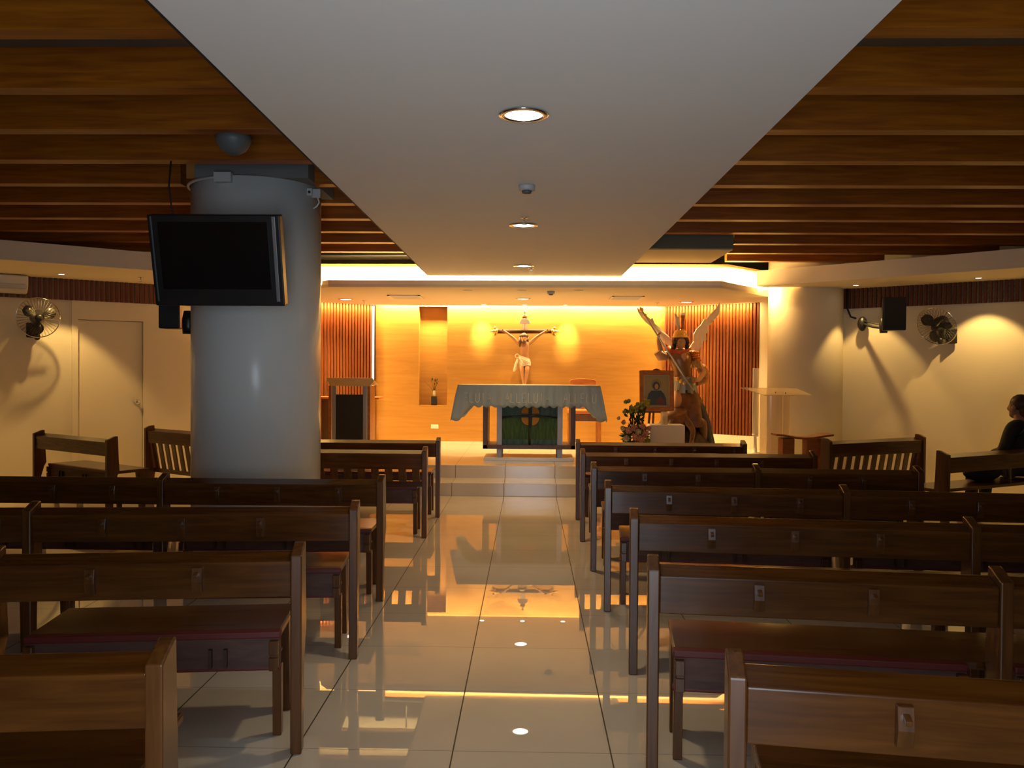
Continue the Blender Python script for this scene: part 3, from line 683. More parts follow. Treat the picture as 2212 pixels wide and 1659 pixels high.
for sx, kn in ((-1, (-.06, -.22, ZZ(1.02))), (1, (.15, -.10, ZZ(.95)))):
    h = f.node((.06 + sx*.08, -.03, ZZ(1.20)), .085, pel); k = f.node(kn, .062, h); an = f.node((kn[0] + sx*.02, kn[1] + .10, ZZ(.86)), .04, k); f.node((kn[0] + sx*.03, kn[1] - .05, ZZ(.83)), .035, an)
f.build('body', SKIN, t)
hd = MB().ball((-.002, -.085, ZZ(1.862)), (.075, .088, .098)).ball((-.002, -.175, ZZ(1.855)), (.012, .02, .022)).ball((-.002, -.155, ZZ(1.815)), (.026, .015, .008)).ball((-.03, -.162, ZZ(1.878)), .012).ball((.026, -.162, ZZ(1.878)), .012)
hd.ball((-.076, -.08, ZZ(1.86)), (.01, .02, .028)).ball((.072, -.08, ZZ(1.86)), (.01, .02, .028)).build('head', SKIND, t)
hr = MB()
for k in range(13):
    a = PI*(.02 + .96*k/12); hr.ball((-.002 + .094*math.cos(a), -.10 + .02*math.sin(k*3), ZZ(1.85) + .085*math.sin(a) ), (.032, .045, .032), 8, 6)
for sx in (-1, 1): hr.ball((sx*.095, -.06, ZZ(1.80)), (.035, .05, .05), 8, 6)
hr.build('hair', HAIRB, t)
he = MB().lathe([(.100, 0), (.118, .005), (.116, .018), (.097, .022), (.099, .05), (.084, .085), (.05, .115), (.0, .125)], (-.002, -.06, ZZ(1.925)), 28).build('helmet', GOLD, t)
MB().lathe([(.03, 0), (.022, .04), (.028, .10), (.022, .15), (.034, .16), (.032, .19), (.0, .21)], (.03, -.06, ZZ(2.05)), 16).build('helmet_finial', ARM, he)
MB().tube([(-.02, -.06, ZZ(2.05)), (-.045, -.06, ZZ(2.14)), (-.05, -.06, ZZ(2.20)), (-.085, -.06, ZZ(2.27))], [.02, .035, .028, .004]).build('plume', WING, he)
MB().ball((.03, -.06, ZZ(2.255)), (.034, .034, .028)).build('finial_ball', SCROLL, he)
# armour, kilt, cloak
n = 26; vs = []
for j, (rx, ry, z, cx) in enumerate(((.10,.07,1.735,.0), (.17,.115,1.68,.005), (.172,.125,1.60,.01), (.15,.115,1.50,.03), (.128,.10,1.40,.05), (.145,.11,1.33,.06))):
    for i in range(n):
        a = 2*PI*i/n; vs.append((cx + rx*math.cos(a), -.035 + ry*math.sin(a)*(1 + .06*math.sin(a*2)**2), ZZ(z)))
MB().add(vs, [(j*n+i, j*n+(i+1) % n, (j+1)*n+(i+1) % n, (j+1)*n+i) for j in range(5) for i in range(n)], True).build('cuirass', ARMB, t)
sh = MB()
for k in range(4): sh.ball((.19 + .012*k, -.045, ZZ(1.715) - .035*k), (.085 - .004*k, .085, .036))
sh.build('shoulder_guard', ARM, t)
for k in range(5): MB().bar((.13 + .032*k, -.125 + .012*abs(k-2), ZZ(1.60)), (.145 + .036*k, -.125, ZZ(1.50)), .026, .012, (0, 1, 0)).build('shoulder_strap', GOLD, t, bevel=.003)
kl = MB()
for k in range(15):
    a = PI*(1.0 + k/14); x, y = .065 + .165*math.cos(a), -.03 + .145*math.sin(a)
    (kl if k % 2 else kl).bar((x*.85 + .01, y, ZZ(1.37)), (x*1.06, y*1.15, ZZ(1.16) + .03*math.sin(k*2)), .045, .016, (math.cos(a), math.sin(a), 0))
kl.build('kilt', BLUEG, t, bevel=.004)
n = 40; vs = []
for j, (rx, ry, z) in enumerate(((.14,.12,1.24), (.19,.16,1.12), (.225,.19,1.0), (.25,.21,.86), (.27,.23,.70))):
    for i in range(n):
        a = 2*PI*i/n; fo = 1 + (.05 + .02*j)*math.sin(a*6 + j*.5); vs.append((.07 + .012*j + rx*fo*math.cos(a), -.03 + ry*fo*math.sin(a), ZZ(z) + .03*math.sin(a*2 + 1)*(j/4)))
MB().add(vs, [(j*n+i, j*n+(i+1) % n, (j+1)*n+(i+1) % n, (j+1)*n+i) for j in range(4) for i in range(n)], True).build('brown_drapery', DEMON, t)
bl = MB()
for k in range(6): bl.ball((-.05 + .045*k, -.155 - .02*math.sin(k), ZZ(1.345) - .03*(k % 3)), (.030, .03, .034), 8, 6)
bl.build('belt', GOLD, t)
MB().tube([(-.12, -.10, ZZ(1.74)), (-.02, -.135, ZZ(1.70)), (.10, -.12, ZZ(1.75)), (.15, -.07, ZZ(1.80))], [.03, .022, .02, .015]).tube([(-.17, -.0, ZZ(1.78)), (-.12, -.06, ZZ(1.70)), (-.02, -.12, ZZ(1.655))], [.05, .05, .03]).build('cloak', REDC, t)
MB().tube([(.30, -.02, ZZ(1.52)), (.36, .02, ZZ(1.42)), (.35, .03, ZZ(1.33)), (.22, -.06, ZZ(1.29))], [.07, .075, .07, .05]).build('sash', MWOOD, t)
MB().tube([(-.33, -.10, ZZ(1.73)), (-.28, -.09, ZZ(1.665)), (-.19, -.06, ZZ(1.66))], [.06, .075, .06]).build('sleeve', SKIND, t)
sp = MB().tube([(-.555, -.13, ZZ(2.30)), (-.30, -.14, ZZ(1.90)), (-.04, -.19, ZZ(1.49)), (.16, -.235, ZZ(1.175))], .012, 8).build('spear', SILV, t)
MB().ball((-.515, -.13, ZZ(2.235)), .028).ball((-.565, -.13, ZZ(2.315)), .032).tube([(-.565, -.13, ZZ(2.315)), (-.59, -.13, ZZ(2.36))], [.02, .004]).build('spear_head', GOLD, sp)
def wing(px, root, y0, sweep):
    pts = []
    n = len(px); mb = MB(); c = Vector((sum(p[0] for p in px)/n, sum(p[1] for p in px)/n))
    fr, bk = [], []
    for x, z in px:
        d = math.hypot(x - root[0], z - root[1]); y = y0 + sweep*d
        fr.append((x, y - .004, z)); bk.append((x, y + .02, z))
    d = (c - Vector(root)).length; cf, cb = (c.x, y0 + sweep*d - .035, c.y), (c.x, y0 + sweep*d + .05, c.y)
    vs = fr + bk + [cf, cb]; fs = [(i, (i+1) % n, 2*n) for i in range(n)] + [((i+1) % n + n, i + n, 2*n+1) for i in range(n)] + [(i, i+n, (i+1) % n + n, (i+1) % n) for i in range(n)]
    return mb.add(vs, fs, False)
lw = [(1458,750),(1455,744),(1445.5,731),(1426,712),(1412,700),(1408,688),(1404,691),(1388,677),(1375,665),(1377,675),(1384,686),(1393,697),(1404,706),(1413,715),(1421,728),(1429,735),(1437,744),(1447,752)]
rw = [(1486,752),(1489,747),(1496,738),(1495,724),(1502,712),(1511,703),(1519,690),(1523,690),(1540,672),(1550,660),(1553,653),(1553,668),(1550,681),(1541,688),(1534,700),(1527,704),(1528,718),(1522,722),(1523,735),(1516,738),(1513,748),(1506,760),(1496,757)]
W = lambda L: [((x - 1143)/1820*12.15 - 2.14, (803 - z)/1820*12.15 + 1.451 - .302) for x, z in L]
wing(W(lw), W([(1458, 748)])[0], .07, .10).build('wing', WING, t)
wing(W(rw), W([(1488, 750)])[0], .07, .10).build('wing', WING, t)

# icon on an easel
t = thing('easel', 'thin dark easel holding the framed icon in front of the statue', 'easel', (1.735, 11.50, .302))
MB().bar((-.14, .0, 0), (-.03, .10, 1.08), .03, .02).build('leg', DWOOD, t); MB().bar((.14, .0, 0), (.03, .10, 1.08), .03, .02).build('leg', DWOOD, t)
MB().bar((0, .42, 0), (0, .13, 1.05), .03, .02).build('rear_leg', DWOOD, t)
MB().box(-.30, .12, -.055, .015, .585, .603).build('ledge', DWOOD, t)
t = thing('framed_icon', 'framed religious icon with brown frame standing on the easel', 'picture', (1.735, 11.475, .907)); t.rotation_euler = (math.radians(-7), 0, 0)
W2, H2 = .232, .55
def rect_frame(w0, h0, w1, h1, y0, y1, zc): return MB().box(-w0, -w1, y0, y1, zc-h0, zc+h0).box(w1, w0, y0, y1, zc-h0, zc+h0).box(-w1, w1, y0, y1, zc-h0, zc-h1).box(-w1, w1, y0, y1, zc+h1, zc+h0)
rect_frame(W2, .275, W2-.055, .22, -.035, .0, .277).build('frame', FRAME, t, bevel=.006)
MB().prism([(-.06,.552),(.06,.552),(.035,.572),(.0,.582),(-.035,.572)], -.03, -.005, 'y').build('crest', DWOOD, t)
rect_frame(W2-.055, .22, W2-.072, .203, -.024, -.004, .277).build('mount', MATB, t)
pic = MB().box(-.165, .165, -.012, -.004, .07, .485).build('picture_ground', ICONG, t)
def blob(pts, y0, y1): return MB().prism(pts, y0, y1, 'y')
def ell(cx, cz, rx, rz, n=18): return [(cx + rx*math.cos(2*PI*i/n), cz + rz*math.sin(2*PI*i/n)) for i in range(n)]
blob(ell(-.0, .365, .07, .075), -.0145, -.0121).build('halo', mat('icon dark gold', (.26, .19, .06), .5), pic)
blob([(-.13,.085),(.13,.085),(.125,.17),(.10,.235),(.06,.28),(-.07,.28),(-.11,.235),(-.13,.16)], -.0165, -.0146).build('robe', ICONB, pic)
blob([(-.01,.085),(.11,.085),(.10,.16),(.06,.20),(.0,.17)], -.018, -.0166).build('robe_lining', ICONR, pic)
blob(ell(-.005, .345, .048, .058), -.0185, -.0167).build('veil', ICONB, pic)
blob(ell(.0, .335, .027, .038), -.0200, -.0186).build('face', ICONF, pic)
# linen box and candle
tag(MB().box(1.60, 2.06, 11.14, 11.43, .302, .742).build('linen_plinth', LINEN, bevel=.01), 'white linen-covered plinth carrying the glass candle', 'plinth')
t = thing('glass_candle', 'tall glass candle holder on the white linen plinth below the icon', 'candle', (1.80, 11.23, .7425))
MB().lathe([(.044, 0), (.046, .01), (.046, .17), (.043, .17), (.043, .012), (0, .012)], seg=28).build('glass', GLASS, t)
MB().lathe([(.040, .0125), (.040, .12), (0, .12)], seg=24).build('wax', WAX, t)
# flower arrangement
t = thing('flower_arrangement', 'mixed peach, coral and yellow-green flower arrangement left of the icon', 'flowers', (1.40, 11.15, .302))
MB().lathe([(.10, 0), (.12, .02), (.14, .16), (.15, .17), (.13, .17), (.10, .03), (0, .03)], seg=26).build('basket', DWOOD, t)
lf = MB(); rnd = random.Random(3)
def leafq(c, d, ln, w, mb):
    d = Vector(d).normalized(); s = d.orthogonal().normalized(); s = Matrix.Rotation(rnd.uniform(0, 6.28), 3, d) @ s; u = d.cross(s)
    c = Vector(c); mb.add([c, c + d*ln*.5 + s*w + u*.01, c + d*ln, c + d*ln*.5 - s*w + u*.01, c + d*ln*.5 - u*.012], [(0,1,4),(1,2,4),(2,3,4),(3,0,4)])
for k in range(240):
    a = rnd.uniform(0, 6.28); e = rnd.uniform(-.5, 1.3); d = Vector((math.cos(a)*math.cos(e), math.sin(a)*math.cos(e), math.sin(e)))
    leafq(Vector((0, 0, .27)) + d*rnd.uniform(.06, .12), d + Vector((0, 0, -.2)), rnd.uniform(.06, .12), rnd.uniform(.015, .03), lf)
lf.build('foliage', LEAF, t)['kind'] = 'stuff'
st = MB()
for k in range(9):
    x = rnd.uniform(-.13, .16); st.tube([(x*.3, 0, .25), (x*.7, -.02, .5), (x, -.03, .66 + rnd.uniform(0, .05))], .006, 6)
st.build('stems', LEAFD, t)
def bloom(c, r, m, n=9):
    mb = MB().ball(c, r*.5, 8, 6); c = Vector(c)
    for i in range(n):
        a = 2*PI*i/n; d = Vector((math.cos(a), -.55, math.sin(a))).normalized(); leafq(c, d, r*1.1, r*.42, mb)
    mb.build('bloom', m, t)
for c, r, m in (((-.02,-.20,.30),.065,PINK),((.06,-.21,.27),.06,PINK),((-.10,-.17,.38),.055,PINK),((.0,-.2,.19),.06,CORAL),((.03,-.22,.17),.045,CORAL),((.12,-.16,.34),.06,PINK),((-.13,-.15,.27),.05,CREAM),((-.03,-.18,.41),.055,PINK),
                ((.08,-.17,.43),.05,PINK),((.15,-.12,.24),.05,YGRN),((-.15,-.13,.18),.055,YGRN),((-.07,-.2,.14),.05,YGRN),((.10,-.19,.14),.055,YGRN),((-.17,-.08,.40),.04,CREAM),((-.16,-.10,.48),.04,PINK),((.17,-.1,.40),.04,PINK),((-.22,-.05,.53),.03,CREAM),((.02,-.2,.36),.05,CREAM)): bloom(c, r, m)
for k in range(26): bloom((-.15 + .33*((k*7) % 26)/25, -.10 + .05*(k % 3), .62 + .045*(k % 4) + rnd.uniform(-.01, .01)), .034, YGRN, 7)
ml = MB()
for k in range(90): leafq((rnd.uniform(-.10, .12), rnd.uniform(-.12, .05), rnd.uniform(.42, .66)), (rnd.uniform(-.6, .6), -.3, rnd.uniform(.2, 1)), rnd.uniform(.05, .10), rnd.uniform(.008, .016), ml)
ml.build('dark_greenery', LEAFD, t)['kind'] = 'stuff'
# vase in the niche
t = thing('niche_vase', 'black square vase with sparse dry stems in the wall niche', 'vase', (-1.535, 13.62, .8765))
MB().box(-.045, .045, -.045, .045, 0, .145).build('vase', BLK, t, bevel=.004)
MB().lathe([(.02, .145), (.028, .18), (.022, .22), (.012, .24)], seg=16).build('glass_neck', GLASS, t)
st = MB()
for x, z in ((-.06,.42),(-.03,.47),(.03,.46),(.06,.44),(-.16,.38),(.01,.42),(.07,.40)): st.tube([(0,0,.20), (x*.4,-.01,.30), (x,-.02,z)], [.004,.003,.002], 6)
for k in range(14):
    x = rnd.uniform(-.07, .07); leafq((x*.7, -.01, .33 + rnd.uniform(0, .09)), (x, -.3, .8), .03, .004, st)
st.build('stems', LEAFD, t)
# outlet on the back wall
t = thing('wall_outlet', 'cream double outlet plate low on the back wall', 'outlet', (-1.511, 13.5, .537))
MB().box(-.06, .06, -.009, -.0005, -.033, .033).build('plate', IVORY, t, bevel=.003)
for x in (-.028, .028): MB().box(x-.014, x+.014, -.0115, -.0092, -.012, .012).build('socket', IVORY, t)
# vertical light strip at the left edge of the back wall
def light_strip(label, x, y, z0, z1, w, group='vertical light strips'):
    tt = thing('light_strip', label, 'light strip', (x, y, z0), 0, group)
    MB().box(-w/2, w/2, .0, .02, 0, z1 - z0).build('diffuser', TUBE, tt)
    MB().box(-w/2 - .006, w/2 + .006, .02, .03, 0, z1 - z0).build('channel', IVORY, tt); return tt
ls = light_strip('bright vertical light strip left of the stone back wall', -2.487, 13.36, .302, 2.46, .026)
MB().box(-.03, .03, -.02, -.001, .15, .31).build('driver_box', TUBE, ls)
light_strip('thin vertical light strip right of the stone back wall behind the statue', 2.175, 13.40, .302, 2.46, .013)

# ------------------------------------------------------------------ wall and column things
# television
t = thing('television', 'switched-off flat television hung on the grey column', 'television', (-2.02, 5.50, 1.865))
tm = Matrix.Rotation(math.radians(13.5), 4, 'X')
tv = MB().box(-.425, .425, -.03, .05, 0, .585).xf(tm).build('casing', BLK, t, bevel=.008)
MB().box(-.36, .345, -.034, -.031, .11, .54).xf(tm).build('screen', SCREEN, t)
MB().box(.375, .398, -.036, -.0305, .03, .575).xf(tm).build('silver_strip', SILV, t, bevel=.002)
MB().box(-.405, -.395, -.034, -.0305, .03, .575).xf(tm).build('silver_strip', DGREY, t, bevel=.002)
MB().box(-.15, .15, .05, .075, .15, .45).xf(tm).build('mounting_plate', BLKM, t)
t2 = thing('television_mount', 'black wall bracket between the television and the column', 'bracket', (-2.05, 6.02, 2.14))
MB().bar((0, -.01, 0), (.02, -.50, .0), .05, .06).build('arm', BLKM, t2); MB().box(-.08, .08, -.012, .035, -.12, .12).build('wall_plate', BLKM, t2)
tag(MB().tube([(-2.40, 5.60, 2.83), (-2.405, 5.58, 2.66), (-2.37, 5.56, 2.45), (-2.2, 5.66, 2.38)], .006, 8).build('hanging_cable', BLKM), 'black cable hanging from the beams behind the television', 'cable')
# column fittings
t = thing('junction_box', 'grey junction box near the top of the grey column', 'junction box', (-2.195, 6.005, 2.815))
MB().box(-.062, .062, -.03, .03, -.035, .035).build('box', GREYP, t, bevel=.003)
pp = [(-2.112 + .50*math.cos(a), 6.5 + .50*math.sin(a), 2.82 - .0) for a in [math.radians(185 + 8*i) for i in range(10)]]
tag(MB().tube(pp, .011, 8).build('conduit_pipe', GREYP), 'thin grey conduit curving round the column to the junction box', 'pipe', 'conduits on the column')
t = thing('column_bracket', 'small grey bracket with cable loop at the column top right', 'bracket', (-1.655, 6.34, 2.775))
MB().box(-.03, .02, -.04, .02, -.025, .03).box(.01, .075, -.015, .015, -.035, .03).build('plate', GREYP, t, bevel=.003)
MB().lathe([(.010, -.046), (.010, -.0405)], seg=12, axis='y').build('hole', BLKM, t)
MB().tube([(.05, 0, -.03), (.065, 0, -.07), (.045, 0, -.10), (.02, 0, -.115)], .006, 8).build('cable_loop', IVORY, t)
# speakers
def speaker(label, c, rz, w, d, h, plate, arm, kind):
    tt = thing('loudspeaker', label, 'loudspeaker', c, rz, 'black wall speakers')
    MB().prism([(-w/2, -d/2), (w/2, -d/2), (w*.36, d/2), (-w*.36, d/2)], 0, h, 'z').build('cabinet', BLK, tt, bevel=.012)
    MB().box(-w*.44, w*.44, -d/2 - .008, -d/2 - .001, .02, h - .02).build('grille', BLKM, tt, bevel=.004)
    inv = (Matrix.Translation(c) @ Matrix.Rotation(rz, 4, 'Z')).inverted()
    b = MB(); A_, P_ = Vector(arm), Vector(plate)
    b.tube([A_, A_ + (P_ - A_)*.5 + Vector((0,0,-.01)), P_], .016, 8).tube([A_ + Vector((0,0,.03)), P_ + Vector((0,0,.04))], .007, 6)
    b.xf(inv).build('bracket_arm', BLKM, tt)
    MB().lathe([(.045, -.06), (.05, .0), (.05, .05), (.035, .12)], arm, 14).xf(inv).build('bracket_joint', BLK, tt)
    if kind == 'oval': MB().ball((0,0,0), (.062, .05, .095), 18, 10).xf(inv @ Matrix.Translation(plate)).build('wall_plate', BLK, tt)
    else: MB().ball((0,0,0), (.02, .05, .08), 14, 8).xf(inv @ Matrix.Translation(plate)).build('wall_plate', BLK, tt)
    return tt
speaker('black loudspeaker on the right wall beside the wall fan', (4.44, 10.42, 1.965), math.radians(-12), .27, .26, .405, (4.30, 10.98, 2.08), (4.37, 10.50, 2.0), 'oval')
tag(MB().tube([(4.17, 11.17, 2.55), (4.17, 11.17, 2.30), (4.20, 11.12, 2.18), (4.245, 11.06, 2.155)], .012, 8).build('speaker_cable', BLKM), 'black cable running down the wall to the right speaker', 'cable')
speaker('black loudspeaker under the television, left side of the grey column', (-2.83, 6.62, 1.76), math.radians(8), .165, .16, .33, (-2.59, 6.5, 1.81), (-2.68, 6.58, 1.78), 'flat')
# wall fans
def fan(label, c, aim, wall):
    tt = thing('wall_fan', label, 'fan', c, 0, 'wall fans')
    q = Vector((0, -1, 0)).rotation_difference(Vector(aim).normalized()).to_matrix().to_4x4(); R = .235
    cage = MB()
    for sgn in (0, 1):
        for k in range(36):
            a = 2*PI*k/36; ca, sa = math.cos(a), math.sin(a)
            cage.tube([(r*R*ca, (-.075 if sgn == 0 else .06)*(1 - r**3), r*R*sa) for r in (.22, .55, .85, 1.)], .0018, 4, False)
    cage.xf(q).build('cage', ALU, tt)
    MB().tube([(R*math.cos(a), 0, R*math.sin(a)) for a in [i*2*PI/36 for i in range(37)]], .006, 8).xf(q).build('cage_rim', CHROME, tt)
    for k in range(3):
        a = 2*PI*k/3 + .4; bl = []
        for i in range(7):
            r = .045 + .15*i/6; w = .55*math.sin(PI*(.18 + .72*i/6)) ; bl.append((r, w))
        L_ = [(r*math.cos(a + w), -.035 - .02*w, r*math.sin(a + w)) for r, w in bl]; R_ = [(r*math.cos(a - w), -.02 + .03*w, r*math.sin(a - w)) for r, w in bl]
        n = len(bl); vs = L_ + R_ + [(x, y + .003, z) for x, y, z in L_ + R_]
        fs = [(i, i+1, n+i+1, n+i) for i in range(n-1)] + [(2*n+i, 3*n+i, 3*n+i+1, 2*n+i+1) for i in range(n-1)] + [(i, 2*n+i, 2*n+i+1, i+1) for i in range(n-1)] + [(n+i, n+i+1, 3*n+i+1, 3*n+i) for i in range(n-1)]
        MB().add(vs, fs, True).xf(q).build('blade', FANB, tt)
    MB().lathe([(.0, -.08), (.03, -.078), (.045, -.06), (.045, -.01), (.075, .03), (.085, .06), (.07, .17), (.03, .19), (0, .19)], axis='y', seg=24).xf(q).build('motor', BLK, tt)
    wv = Vector(wall) - Vector(c)
    MB().tube([q @ Vector((0, .12, -.03)), q @ Vector((0, .14, -.20)), wv + Vector((0, 0, -.14))], [.035, .04, .03], 12).build('arm', BLK, tt)
    MB().box(-.05, .05, -.05, .05, -.09, .09).xf(Matrix.Translation(wv + Vector((0, 0, -.14)))).build('wall_plate', BLK, tt, bevel=.01)
    MB().ball((0,0,0), (.035, .035, .045), 12, 8).xf(Matrix.Translation(q @ Vector((.0, .10, -.235)))).build('switch_housing', BLK, tt)
fan('black wall fan beside the white door on the left wall', (-5.85, 9.93, 2.04), (.62, -.75, -.10), (-6.06, 10.16, 2.04))
fan('black wall fan right of the speaker on the right wall', (4.875, 10.20, 2.01), (-.72, -.55, -.42), (5.13, 10.36, 2.04))
# split air conditioner
t = thing('air_conditioner', 'cream split air conditioner under the left soffit, cut by the frame', 'air conditioner', tuple(L0 - LD*.62 + LN*.07 + Vector((0, 0, 2.33))), math.atan2(LD.y, LD.x))
pr = [(0, 0), (-.10, .005), (-.17, .04), (-.205, .10), (-.21, .20), (-.18, .213), (0, .213)]
MB().prism(pr, -.45, .45, 'x').build('casing', IVORY, t, bevel=.012)
MB().box(-.42, .42, -.216, -.208, .10, .108).box(-.42, .42, -.21, -.19, .045, .06).build('louvre', GREYP, t)

# ------------------------------------------------------------------ seated person on the right angled pew
o = Vector((3.57, 7.24, 0)); dx = Vector((math.cos(RA), math.sin(RA), 0)); dy = Vector((-dx.y, dx.x, 0)); q = o + dx*1.565 + dy*.03 + Vector((0,0,.022))
t = thing('person', 'person in dark clothes with short dark hair seated at the right edge', 'person', (q.x, q.y, .022), RA)
f = Fig()
pel = f.node((0, .29, .545), (.155, .11)); wa = f.node((0, .275, .68), (.135, .10), pel); chs = f.node((0, .275, .83), (.165, .105), wa)
nk0 = f.node((0, .285, .935), (.08, .06), chs); nk = f.node((0, .305, 1.0), .05, nk0)
h0 = f.node((0, .32, 1.07), (.068, .08), nk); f.node((0, .325, 1.15), (.066, .08), h0)
for sx in (-1, 1):
    a = f.node((sx*.165, .29, .905), .058, nk0); b = f.node((sx*.21, .34, .68), .045, a); c = f.node((sx*.09, .55, .625), .032, b); f.hand(c, (-sx*.5, .8, -.1), -sx, .026, .9, .7, palm=(0, 0, -1))
    h = f.node((sx*.09, .36, .53), .085, pel); k = f.node((sx*.11, .71, .52), .065, h); an = f.node((sx*.11, .74, .12), .042, k); f.node((sx*.115, .88, .05), .038, an)
f.build('body', SKINP, t)
f = Fig(); pel = f.node((0, .29, .56), (.17, .125)); wa = f.node((0, .275, .68), (.15, .115), pel); chs = f.node((0, .275, .83), (.18, .122), wa); nk0 = f.node((0, .287, .935), (.092, .075), chs)
for sx in (-1, 1):
    a = f.node((sx*.165, .29, .905), .072, nk0); b = f.node((sx*.21, .34, .68), .06, a); f.node((sx*.10, .53, .628), .045, b)
f.build('jacket', DARKCL, t)
f = Fig(); pel = f.node((0, .29, .54), (.165, .12))
for sx in (-1, 1):
    h = f.node((sx*.09, .37, .535), .098, pel); k = f.node((sx*.11, .71, .525), .08, h); f.node((sx*.11, .74, .10), .055, k)
f.build('trousers', TROU, t)
MB().ball((0, .338, 1.095), (.076, .086, .108)).ball((0, .372, 1.03), (.05, .045, .04)).build('head', SKINP, t)
MB().ball((0, .312, 1.135), (.088, .100, .095)).ball((0, .26, 1.07), (.075, .06, .075)).build('hair', HAIRB, t)
for nm, c, r_ in (('nose', (0, .425, 1.085), (.013, .022, .022)), ('eye', (-.03, .404, 1.11), .012), ('eye', (.03, .404, 1.11), .012), ('mouth', (0, .412, 1.04), (.024, .010, .007)), ('ear', (-.08, .33, 1.095), (.012, .022, .032)), ('ear', (.08, .33, 1.095), (.012, .022, .032))):
    MB().ball(c, r_).build(nm, SKINP, t)
q = o + dx*1.02
t = thing('shoulder_bag', 'dark bag lying on the angled pew seat beside the seated person', 'bag', (q.x + dy.x*.36, q.y + dy.y*.36, .433), RA)
MB().ball((0, 0, .085), (.24, .12, .085), 20, 10).build('body', DARKCL, t); MB().tube([(-.16, 0, .14), (-.05, -.03, .20), (.06, .02, .20), (.16, 0, .14)], .012, 8).build('strap', DARKCL, t)

# ------------------------------------------------------------------ lights
WARM = (1., .61, .20)
def area(name, loc, aim, sx, sy, power, col, spread=None):
    l = bpy.data.lights.new(name, 'AREA'); l.shape = 'RECTANGLE'; l.size = sx; l.size_y = sy; l.energy = power; l.color = col
    if spread: l.spread = spread
    o = bpy.data.objects.new(name, l); C.objects.link(o); o.location = loc
    return o, Vector(aim)
def point_area(o, aim, xdir):
    z = -aim.normalized(); x = Vector(xdir); x = (x - z*x.dot(z)).normalized(); y = z.cross(x)
    o.rotation_euler = Matrix((x, y, z)).transposed().to_euler()
def strip_light(name, a, b, aim, w, power, col):
    a, b = Vector(a), Vector(b); o, am = area(name, (a + b)/2, aim, (b - a).length, w, power, col); point_area(o, am, b - a); return o
def spot(name, loc, aim, ang, power, col, blend=.2, r=.03):
    l = bpy.data.lights.new(name, 'SPOT'); l.spot_size = math.radians(ang); l.spot_blend = blend; l.energy = power; l.color = col; l.shadow_soft_size = r
    o = bpy.data.objects.new(name, l); C.objects.link(o); o.location = loc; o.rotation_euler = Vector(aim).to_track_quat('-Z', 'Y').to_euler(); return o
# cool fill lamp added unseen behind the camera, falling off like a flash
o, a = area('added_cool_fill', (0, -.98, 1.15), (0, 1, .30), 1.2, 2.1, 36, (.74, .87, 1.), math.radians(105)); point_area(o, a, (1, 0, 0))
# downlights on the panel
for x, y, p in ((-.02, 1.0, 42), (-.033, 3.858, 52), (-.053, 6.781, 85), (-.07, 9.416, 120)):
    spot('downlight_beam', (x, y, 2.595), (0, 0, -1), 100, p, (1., .76, .44) if y < 5 else (1., .64, .28), .9, .07)
for x, y in ((-.093, 11.99), (-2.673, 12.22), (2.298, 12.41)):
    spot('downlight_beam', (x, y, 2.45), (0, 0, -1), 125, 290, (1., .64, .24), .8, .07)
# cove
strip_light('cove_tube', (-3.2, 10.62, 2.53), (2.30, 10.54, 2.53), (0, .75, .65), .05, 390, WARM)
strip_light('cove_tube', (2.58, 10.76, 2.53), (3.24, 11.56, 2.53), (-.6, .5, .55), .05, 80, WARM)
strip_light('cove_tube', (3.00, 11.22, 2.60), (3.18, 11.40, 2.60), (.6, -.35, -.45), .03, 14, WARM)
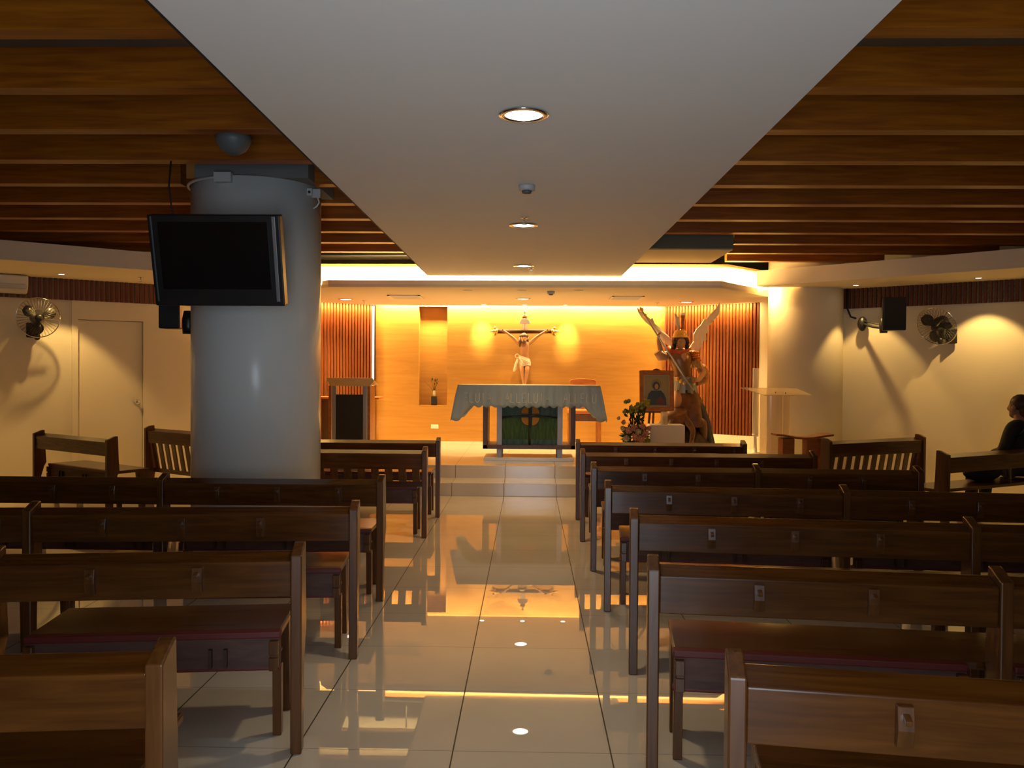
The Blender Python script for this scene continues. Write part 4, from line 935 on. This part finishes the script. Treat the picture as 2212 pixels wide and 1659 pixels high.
# wall washer slots
strip_light('wash_tube', (-2.40, 13.435, 2.545), (2.12, 13.435, 2.545), (0, .55, -1), .03, 300, (1., .74, .36))
pL = SL0 + SLn*.13; pR = SR0 + SRn*.13
strip_light('wash_tube', (pL.x, pL.y, 2.45), (pL + SLd*2.1)[:2] + (2.45,), tuple(-SLn*.45 + Vector((0, 0, -1))), .04, 60, WARM)
strip_light('wash_tube', (pR.x, pR.y, 2.45), (pR + SRd*1.45)[:2] + (2.45,), tuple(-SRn*.45 + Vector((0, 0, -1))), .04, 42, WARM)
# accent spots
spot('accent', (-.76, 13.1, 2.45), (.0, .40, -.42), 42, 150, (1., .74, .34), 1., .03)
spot('accent', (.60, 13.1, 2.45), (.0, .40, -.46), 42, 150, (1., .74, .34), 1., .03)
spot('accent', (-.078, 12.75, 2.45), (0, .48, -.85), 46, 22, WARM, .5, .02)
for p, n, pw, an in (((4.16, 10.66), RN, 42, 74), ((5.16, 9.814), RN, 62, 84), ((6.25, 8.9), RN, 62, 84), ((-5.523, 9.849), LN, 60, 84), ((-6.9, 8.85), LN, 60, 84)):
    spot('soffit_spot', (p[0], p[1], 2.535), (-n.x*.15, -n.y*.15, -1), an, pw*1.15, (1., .62, .20), .35, .02)

w = bpy.data.worlds.new('world'); sc.world = w; w.use_nodes = True
w.node_tree.nodes['Background'].inputs[0].default_value = (.5, .55, .6, 1); w.node_tree.nodes['Background'].inputs[1].default_value = .02

# ------------------------------------------------------------------ camera
cd = bpy.data.cameras.new('camera'); cd.sensor_width = 36; cd.sensor_fit = 'HORIZONTAL'; cd.lens = 1820/2212*36; cd.clip_start = .05
cam = bpy.data.objects.new('camera', cd); C.objects.link(cam)
F_ = 1820.; y = Vector(((1143 - 1106)/F_, (829.5 - 800)/F_, -1)).normalized(); z = Vector((math.sin(.007), math.cos(.007), 0)); z = (z - y*y.dot(z)).normalized(); x = y.cross(z)
cam.matrix_world = Matrix.Translation((0, 0, 1.451)) @ Matrix((x, y, z)).to_4x4()
sc.camera = cam
sc.view_settings.view_transform = 'Standard'; sc.view_settings.look = 'None'; sc.view_settings.exposure = 0; sc.view_settings.gamma = 1; sc.view_settings.use_curve_mapping = False
cy = sc.cycles; cy.use_denoising = True; cy.max_bounces = 8; cy.diffuse_bounces = 5; cy.glossy_bounces = 4; cy.transparent_max_bounces = 24; cy.sample_clamp_indirect = 6; cy.caustics_reflective = False; cy.caustics_refractive = False
